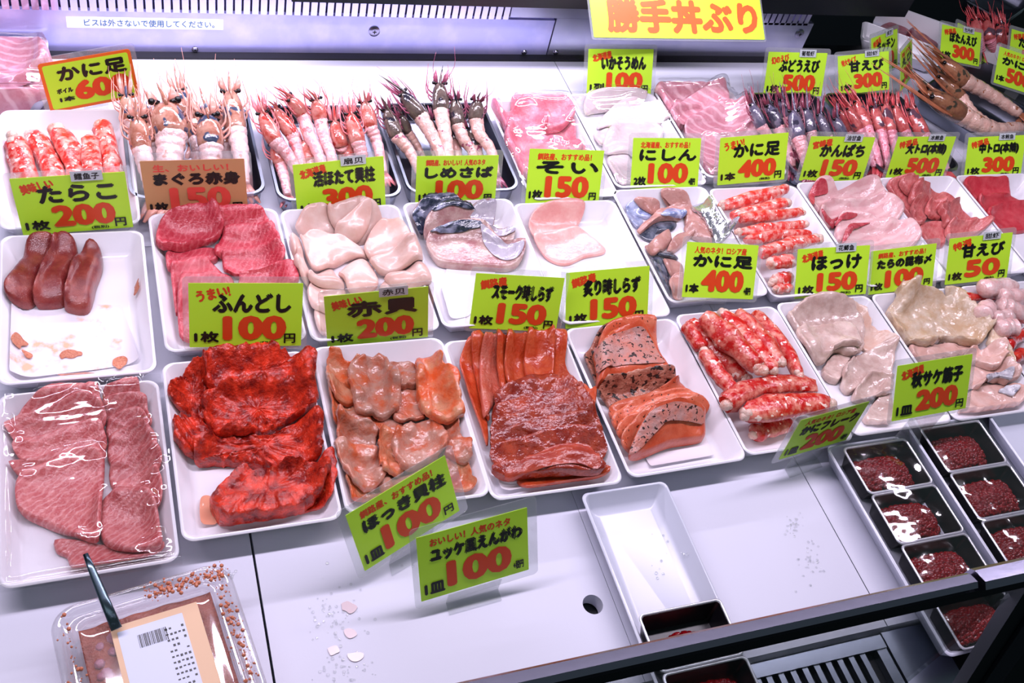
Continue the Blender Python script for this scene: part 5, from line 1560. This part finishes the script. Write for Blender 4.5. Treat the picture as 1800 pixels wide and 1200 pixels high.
cw, chh = .092, .064
roe_cup(.7265, -.226, cw, chh, 'rearmost roe cup in the dish nearer the empty deck', 1, .85, .52, .45)
roe_cup(.7265, -.2905, cw, chh, 'second roe cup from the rear in the dish nearer the empty deck', 2, .8, .42, .5)
roe_cup(.7265, -.355, cw, chh, 'third roe cup from the rear in the dish nearer the empty deck', 3, .85, .45, .5)
roe_cup(.7265, -.4195, cw, chh - .006, 'fourth roe cup of the dish nearer the empty deck, under the rail', 4, .8)
roe_cup(.845, -.216, cw, chh, 'rearmost roe cup in the second dish, with a round glint', 5, .95, .5, .5)
roe_cup(.845, -.2805, cw, chh, 'second roe cup from the rear in the second dish', 6, .95, .55, .5)
roe_cup(.845, -.345, cw, chh, 'third roe cup in the second dish, cut by the frame', 7, .95, .5, .5)
roe_cup(.4020, -.372, cw, .060, 'lone roe cup at the front end of the empty narrow dish', 8, .55, .5, .3)
roe_cup(.4020, -.4325, cw, .054, 'roe cup seen through the glass below the rail', 9, .7)


def filmstrip(x0, x1, y0, y1, z, label, seed):
    V, F = [], []
    nx, ny = 24, 50
    for j in range(ny):
        for i in range(nx):
            a = x0 + (x1 - x0) * i / (nx - 1); b = y0 + (y1 - y0) * j / (ny - 1)
            V.append((a, b, z + .002 + .0022 * mnoise.noise(Vector((a * 45 + seed, b * 30, seed))) - .002 * abs(2 * i / (nx - 1) - 1) ** 3))
    F = [(r * nx + c, r * nx + c + 1, (r + 1) * nx + c + 1, (r + 1) * nx + c) for r in range(ny - 1) for c in range(nx - 1)]
    o = link('cling_film', mesh('cling_film', V, F, True), None, M['film']); centre(o)
    tag(o, label, 'plastic film', 'films over roe cups')


filmstrip(.7245, .8205, -.478, -.224, .0062, 'clear film over the roe cups nearer the empty deck', 1.5)
filmstrip(.843, .939, -.411, -.214, .0062, 'clear film over the second column of roe cups', 4.5)

# ------------------------------------------------------------------ clear box of pollock roe paste at the lower left
root = empty('roe_paste_box', (-.0265, -.345, DECK), (0, 0, math.radians(8.5)))
tag(root, 'clear lidded plastic box of orange pollock roe with a label', 'plastic box')
bw, bd, hz = .150, .170, .046
def lb(inset, z, r=.022, yo=0): return [(p[0] - bw / 2, p[1] + bd / 2, z) for p in rrect(bw, bd, r, z, 8, inset)]
mb = MB()
mb.loft([lb(.016, .001), lb(.013, .006), lb(.008, hz - .006), lb(.001, hz - .004), lb(0, hz - .002), lb(.001, hz), lb(.004, hz + .001), lb(.007, hz - .001), lb(.009, hz - .005), lb(.013, hz - .005), lb(.015, hz), lb(.018, hz + .001), lb(.020, hz - .004)], cap1=False)
mb.build('tub', M['box'], root, True)
mb = MB(); mb.loft([lb(.0205, hz - .0035), lb(.024, hz - .0065), lb(.032, hz - .0065)][::-1], cap0=True, cap1=False)
mb.build('lid', M['box'], root, True)
V, F = [], []
nx, ny = 60, 66
for j in range(ny):
    for i in range(nx):
        a = (-.5 + i / (nx - 1)) * (bw - .040); b = (-.5 + j / (ny - 1)) * (bd - .040)
        V.append((a, b, hz - .0125 + .0035 * mnoise.noise(Vector((a * 70, b * 70, 2.0)))))
F = [(r * nx + c, r * nx + c + 1, (r + 1) * nx + c + 1, (r + 1) * nx + c) for r in range(ny - 1) for c in range(nx - 1)]
n0 = len(V)
edge = [i for i in range(nx)] + [r * nx + nx - 1 for r in range(1, ny)] + [(ny - 1) * nx + i for i in range(nx - 2, -1, -1)] + [r * nx for r in range(ny - 2, 0, -1)]
V += [(V[i][0] * .96, V[i][1] * .96, .004) for i in edge]
m_ = len(edge)
F += [(edge[i], n0 + i, n0 + (i + 1) % m_, edge[(i + 1) % m_]) for i in range(m_)] + [tuple(n0 + i for i in range(m_))]
link('roe_paste', mesh('roe_paste', V, F, True), root, M['pasteroe'])
mb = MB(); random.seed(5)
for k in range(110):
    a = random.uniform(-.5, .5) * (bw - .066) - .004; b = random.uniform(-.5, .5) * (bd - .06)
    mb.sphere((a, b, hz - .0115 + random.uniform(-.002, .001)), random.uniform(.003, .006), 7, 5, (1, 1, .6))
mb.build('pink_roe_lumps', M['pinkpaste'], root, True)['label'] = 'pink lumps of pollock roe'
# crumbs of roe stuck around the rim
mb = MB()
for k in range(420):
    side = random.random(); t = random.uniform(-.5, .5)
    q = random.gauss(0, .004)
    if side < .42: p = (bw / 2 - .011 + q, t * bd * .9)
    elif side < .85: p = ((abs(t) * -.9 + .46) * bw, bd / 2 - .012 + q)
    else: p = (-bw / 2 + .012 + q, t * bd * .9)
    mb.sphere((p[0], p[1], hz + .0015), random.choice((.0005, .0007, .0009, .0012, .0020)), 6, 4)
mb.build('rim_crumbs', M['crumb'], root, True)['kind'] = 'stuff'
# printed sheet on the lid
lab = plate(-.031, .041, -.052, .056, 0, .0003, .001)
o = link('label_sheet', mesh('label_sheet', [(a, c, hz - .0060 + b) for a, b, c in lab.V], [f[::-1] for f in lab.F]), root, plain('label_tan', rgb(226, 186, 150), .5))
lab = plate(-.0265, .027, -.050, .050, 0, .0001, .0008)
pn = link('printed_panel', mesh('printed_panel', [(a, c, hz - .00565 + b) for a, b, c in lab.V], [f[::-1] for f in lab.F]), o, plain('label_print', rgb(206, 210, 232), .4))
mb = MB(); random.seed(3); xx = -.012
while xx < .0115:
    wd = random.choice((.0003, .0005, .0008)); mb.box(xx, xx + wd, .030, .042, hz - .0055, hz - .0054); xx += wd + random.choice((.0003, .0005, .0007))
mb.build('barcode', M['ink'], o)
mb = MB()
for c in range(5):
    for r_ in range(13):
        if random.random() < .8:
            x_ = .0245 - c * .0034; y_ = .040 - r_ * .0052
            mb.box(x_ - .0011, x_ + .0009, y_ - random.uniform(.0012, .0022), y_, hz - .0055, hz - .0054)
mb.build('printed_text_lines', M['ink'], o)
# metal handle lying over the rim of the box
a = np.array(at(150, 973, .034)); b = np.array(at(205, 1105, .0185))
mb = MB(); mb.tube([a, a * .8 + b * .2, a * .4 + b * .6, b], [.0022, .0031, .0040, .0046], 10, .35)
o = mb.build('spoon_handle', plain('spoon_steel', rgb(96, 112, 124), .25, 1.0), None, True); centre(o)
tag(o, 'dark metal spoon handle lying over the rim of the clear box', 'spoon')

# ------------------------------------------------------------------ rear panel of the case
px_ = .640
mb = MB(); mb.box(-.42, px_ - .0012, .588, .596, -.040, .036); struct(mb.build('wall_back_panel', M['panelsteel']), 'blue-tinted steel panel behind the trays, left length')
mb = MB(); mb.box(px_ + .0012, 1.125, .588, .596, -.040, .040); struct(mb.build('wall_back_panel', M['panelsteel2']), 'steel panel behind the trays, right length')
mb = MB(); mb.box(-.42, 1.115, .574, .588, -.032, -.0265); struct(mb.build('trim_1', M['slot']), 'dark channel along the foot of the rear panel')
mb = MB(); mb.box(-.42, 1.13, .628, .632, -.045, .22); struct(mb.build('wall_mirror_back', M['mirror']), 'reflective steel behind the slots')


def grille(x0, x1, pitch, w, label, ztop=.125, z0=.036):
    root = empty('vent_grille', ((x0 + x1) / 2, .592, z0)); tag(root, label, 'vent grille', 'rear vent grilles')
    n = int((x1 - x0) / pitch)
    mb = MB(); mb.box(x0 - (x0 + x1) / 2, x1 - (x0 + x1) / 2, -.004, .004, ztop - z0, ztop - z0 + .03); mb.build('top_strip', M['panelsteel'], root)
    for k in range(min(n, 95)):
        xx = x0 + pitch * (k + .5) - (x0 + x1) / 2
        mb = MB(); mb.box(xx - w / 2, xx + w / 2, -.004, .003, 0, ztop - z0); mb.build('bar', M['grillesteel'], root)


grille(-.30, .562, .0118, .0088, 'long slotted steel vent along the top of the rear panel')
grille(1.02, 1.118, .0118, .0088, 'short slotted steel vent right of the red-lettered sign')
mb = MB(); mb.box(.562, 1.02, .588, .596, .0402, .16); struct(mb.build('wall_back_panel', M['panelsteel2']), 'plain steel panel behind the red-lettered sign')
for i, (sx, sz, lab) in enumerate([(.352, .012, 'round screw in the middle of the rear panel'), (1.105, .020, 'round screw at the right end of the rear panel'), (.600, -.022, 'small screw left of the panel joint'), (.655, -.022, 'small screw right of the panel joint'), (.095, -.022, 'small screw at the panel foot behind the pale shrimp')]):
    root = empty('screw', (sx, .588, sz)); tag(root, lab, 'screw', 'screws of the rear panel')
    R_ = .0085 if i < 2 else .0045
    mb = MB(); mb.loft([[(R_ * f * math.cos(a * .3927), -d, R_ * f * math.sin(a * .3927)) for a in range(16)] for f, d in ((1, .0), (1, .0015), (.75, .0028), (.4, .003))]); mb.build('head', M['chrome'], root, True, .6)
    mb = MB(); mb.box(-R_ * .35, R_ * .35, -.0034, -.0029, -.0006, .0006); mb.box(-.0006, .0006, -.0034, -.0029, -R_ * .35, R_ * .35); mb.build('cross_slot', M['slot'], root)
# notice sticker
root = empty('notice_sticker', (.032, .5876, .019)); tag(root, 'narrow white notice sticker with blue lettering on the rear panel', 'sticker')
plate(-.102, .102, -.0085, .0085, -.0003, 0, .0008).build('sticker_sheet', M['sticker'], root)
lettering('sticker_lettering', 'ビスは外さないで使用してください。', (-.080, -.0055, .090, .0055), .0001, 'blueink', root, -.0006)
# dark bar above, and the large sign hanging on it
mb = MB(); mb.box(.22, 1.27, .548, .586, .082, .165); o = mb.build('canopy_bar', M['black']); centre(o); struct(o, 'dark bar of the canopy along the top of the rear panel')
root = empty('price_sign', (.7887, .46, .0907), (-.9482, 0, 0)); tag(root, 'large yellow sign with red letters 勝手丼ぶり hanging at the top', 'sign')
plate(-.1466, .1466, 0, .082, -.0008, 0, .002).build('sign_sheet', M['paper'], root)
plate(-.150, .150, -.003, .085, .0001, .001, .004).build('sign_sleeve', M['sleeve'], root)
lettering('sign_lettering', '勝手丼ぶり', (-.123, .007, .138, .060), .0028, 'signink', root, -.0012, n=8)
for sx in (-.10, .10):
    mb = MB(); mb.box(sx - .006, sx + .006, .0012, .0030, .070, .1125); mb.build('hanger', M['pvc'], root)

# ------------------------------------------------------------------ front rail, glass, mullion, air grille
mb = MB()
mb.loft([[(x, -.509, .300), (x, -.5095, .3060), (x, -.5115, .3085), (x, -.5190, .3110), (x, -.5225, .3080), (x, -.519, .301)] for x in (-.42, .508)]); o = mb.build('front_rail', M['chrome']); o.data.transform(Matrix.Translation((0, 0, -.007)))
tag(o, 'chrome rail along the top edge of the front glass, longer left length', 'rail', 'front rails'); centre(o)
mb = MB()
mb.loft([[(x, -.507, .300), (x, -.5075, .3070), (x, -.5105, .3100), (x, -.5210, .3130), (x, -.5255, .3090), (x, -.521, .300)] for x in (.512, .80)]); o = mb.build('front_rail', M['chrome']); o.data.transform(Matrix.Translation((0, 0, -.007)))
tag(o, 'chrome rail length right of the joint', 'rail', 'front rails'); centre(o)
mb = MB(); mb.box(-.42, .80, -.5215, -.509, .278, .2925); o = mb.build('rail_gasket', M['black']); tag(o, 'dark gasket strip under the chrome rail', 'gasket'); centre(o)
mb = MB(); mb.box(-.42, .585, -.5145, -.5115, -.05, .2775); o = mb.build('front_glass', M['glass']); tag(o, 'clear glass pane under the chrome rail', 'glass pane'); centre(o)
root = empty('mullion', (.60, -.516, -.05)); tag(root, 'slanting dark mullion with a chrome face at the lower right', 'mullion')
def slab(x0, x1, y0, y1, z0, z1, dx):
    V = [(x0 + dx, y0, z0), (x1 + dx, y0, z0), (x1 + dx, y1, z0), (x0 + dx, y1, z0), (x0, y0, z1), (x1, y0, z1), (x1, y1, z1), (x0, y1, z1)]
    m = MB(); m.add(V, [(0, 3, 2, 1), (4, 5, 6, 7), (0, 1, 5, 4), (1, 2, 6, 5), (2, 3, 7, 6), (3, 0, 4, 7)]); return m
slab(-.032, -.014, -.006, .006, 0, .335, .14).build('dark_edge', M['black'], root)
slab(-.0135, .012, -.010, .004, 0, .335, .14).build('chrome_face', M['chrome'], root)
slab(.0125, .25, -.008, .004, 0, .340, .14).build('side_panel', M['black'], root)
root = empty('air_grille', (.597, -.470, -.05)); tag(root, 'dark steel air grille with long slots at the front of the deck', 'air grille')
mb = MB(); mb.box(-.080, .080, .026, .040, 0, .014); mb.box(-.080, -.074, -.04, .0258, 0, .012); mb.box(.068, .080, -.04, .0258, 0, .012); mb.build('frame', M['steel'], root)
mb = MB(); mb.box(-.0738, .0678, -.04, .0258, 0, .002); mb.build('well', M['slot'], root)
for k in range(9):
    mb = MB(); xx = -.0675 + k * .0142; mb.box(xx, xx + .0065, -.04, .0255, .006, .0118); mb.build('slat', M['steel'], root)
mb = MB(); mb.box(.679, .745, -.509, -.4285, -.0498, -.036); o = mb.build('drain_cover', M['steel']); tag(o, 'plain dark steel cover plate right of the air grille', 'cover plate'); centre(o)

# ------------------------------------------------------------------ neighbouring case at the upper right
mb = MB()
Q = [(1.3045, .62), (1.368, .712), (1.532, .600), (1.72, .36), (1.72, .2015), (1.36, .2015), (1.3045, .2015)]
mb.loft([[(x, y, -.048) for x, y in Q][::-1], [(x, y, DECK) for x, y in Q][::-1]]); struct(mb.build('deck_board', M['board']), 'white deck board of the neighbouring case at the upper right')
mb = MB()
for (x0, y0), (x1, y1) in zip(Q[1:3], Q[2:4]):
    d = np.array((x1 - x0, y1 - y0)); nn = np.array((-d[1], d[0])) / np.linalg.norm(d) * -.006
    L = [[(x0, y0, z) for z in (0,)]]
    mb.add([(x0, y0, -.03), (x1, y1, -.03), (x1 - nn[0], y1 - nn[1], -.03), (x0 - nn[0], y0 - nn[1], -.03), (x0, y0, .010), (x1, y1, .010), (x1 - nn[0], y1 - nn[1], .010), (x0 - nn[0], y0 - nn[1], .010)],
           [(0, 3, 2, 1), (4, 5, 6, 7), (0, 1, 5, 4), (1, 2, 6, 5), (2, 3, 7, 6), (3, 0, 4, 7)])
struct(mb.build('trim_2', M['melamine']), 'raised white rim along the back of the neighbouring case')
ya = math.atan2(-.137, .079)   # run of the neighbouring trays, down to the right


def side_tray(x, y, w, d, label):
    return steel_tray(x, y, math.radians(30), w, d, label)


side_tray(1.265, .440, .150, .200, 'steel tray of brown shrimp nearer the 甘えび tray')
side_tray(1.418, .528, .150, .200, 'steel tray of brown shrimp under the ぼたんえび card')
o = tray(1.300, .668, math.radians(-35), .150, .075, 'white tray of dark red meat at the upper right', rimz=0, depth=.029)
food((0, 0, 1), 'meat_slice', 'raw meat slice', 'dark red slices at the upper right', [
    ('dark red slice in the white tray at the upper right, left one', [(1545, 48), (1568, 40), (1600, 55), (1590, 72), (1560, 66)]),
    ('dark red slice in the white tray at the upper right, right one', [(1592, 62), (1612, 55), (1650, 80), (1635, 92), (1605, 84)])], dict(t=.010, mat='mantle', wob=.0015))
many((1500, 0, 4.8), 'brown', .0175, [
    ('upper tray, rear one', (590, 370), (760, 520), (930, 680), [(1090, 760), (1250, 860), (1400, 960)], .9, .012),
    ('lower tray, front one with long whiskers', (450, 560), (640, 800), (900, 960), [(1060, 1050), (1200, 1095), (1400, 1075)], 1.05, .012),
    ('lower tray, rear one', (560, 430), (720, 640), (900, 820), [(980, 930), (1080, 1010), (1200, 1060)], .75, -.012),
], 'large brown shrimp at the upper right', ZS, 'large brown shrimp at the upper right', legs=18, leg_len=2.4)
steel_tray(1.600, .760, math.radians(30), .16, .10, 'small steel tray of upright reddish shrimp at the far upper right')
many((1500, 0, 4.8), 'red', .0115, [
    ('leftmost of the upright group', (960, 30), (1020, 180), (1050, 330), [(1070, 380), (1090, 430)], 1.0, 0),
    ('second of the upright group', (1080, 70), (1120, 180), (1150, 330), [(1170, 380), (1190, 430)], 1.1, 0),
    ('third of the upright group', (1210, 60), (1230, 220), (1250, 350), [(1270, 400), (1290, 440)], 1.1, 0),
    ('rightmost of the upright group', (1310, 200), (1290, 280), (1300, 380), [(1310, 430), (1330, 460)], 1.0, 0),
], 'upright reddish shrimp at the far upper right', (.06, .035, .015, -.005), 'reddish shrimp standing far at the upper right', legs=10)

# ------------------------------------------------------------------ wet marks on the deck
rnd = random.Random(11)
mb = MB()
for cx, cy, sx, sy, n in ((585, 1090, 45, 60, 70), (610, 1180, 50, 30, 40), (1395, 925, 14, 22, 40), (1425, 985, 16, 40, 40), (780, 1010, 120, 60, 14), (1180, 980, 60, 60, 16), (400, 1010, 14, 10, 24)):
    for k in range(n):
        p = at(rnd.gauss(cx, sx * .5), rnd.gauss(cy, sy * .5), DECK)
        if p[1] < -.424 or abs(p[0] - .0635) < .004: continue
        q = rnd.uniform(.0006, .0019)
        mb.sphere((p[0], p[1], float(hs(p[0], p[1])) + .0002), q, 8, 5, (1, 1, .45))
o = mb.build('water_droplets', M['pvc'], None, True)
o['kind'] = 'stuff'; o['label'] = 'beads of water on the white deck boards'; o['category'] = 'water'
for lab, q in (('pinkish smear on the deck, uppermost of four', [(598, 1062), (612, 1058), (628, 1066), (622, 1076), (604, 1074)]), ('pinkish smear on the deck, second of four', [(604, 1110), (618, 1106), (628, 1114), (614, 1122)]),
               ('pinkish smear on the deck, third of four and leftmost', [(576, 1140), (590, 1134), (598, 1144), (584, 1152)]), ('pinkish smear on the deck, lowest of four', [(612, 1152), (630, 1146), (640, 1154), (622, 1164)])):
    o = piece('fish_smear', q, .0004, 'smear', 'round', zr=DECK, nb=24, jag=.002, wob=.0001); centre(o)
    tag(o, lab, 'stain', 'smears on the deck')
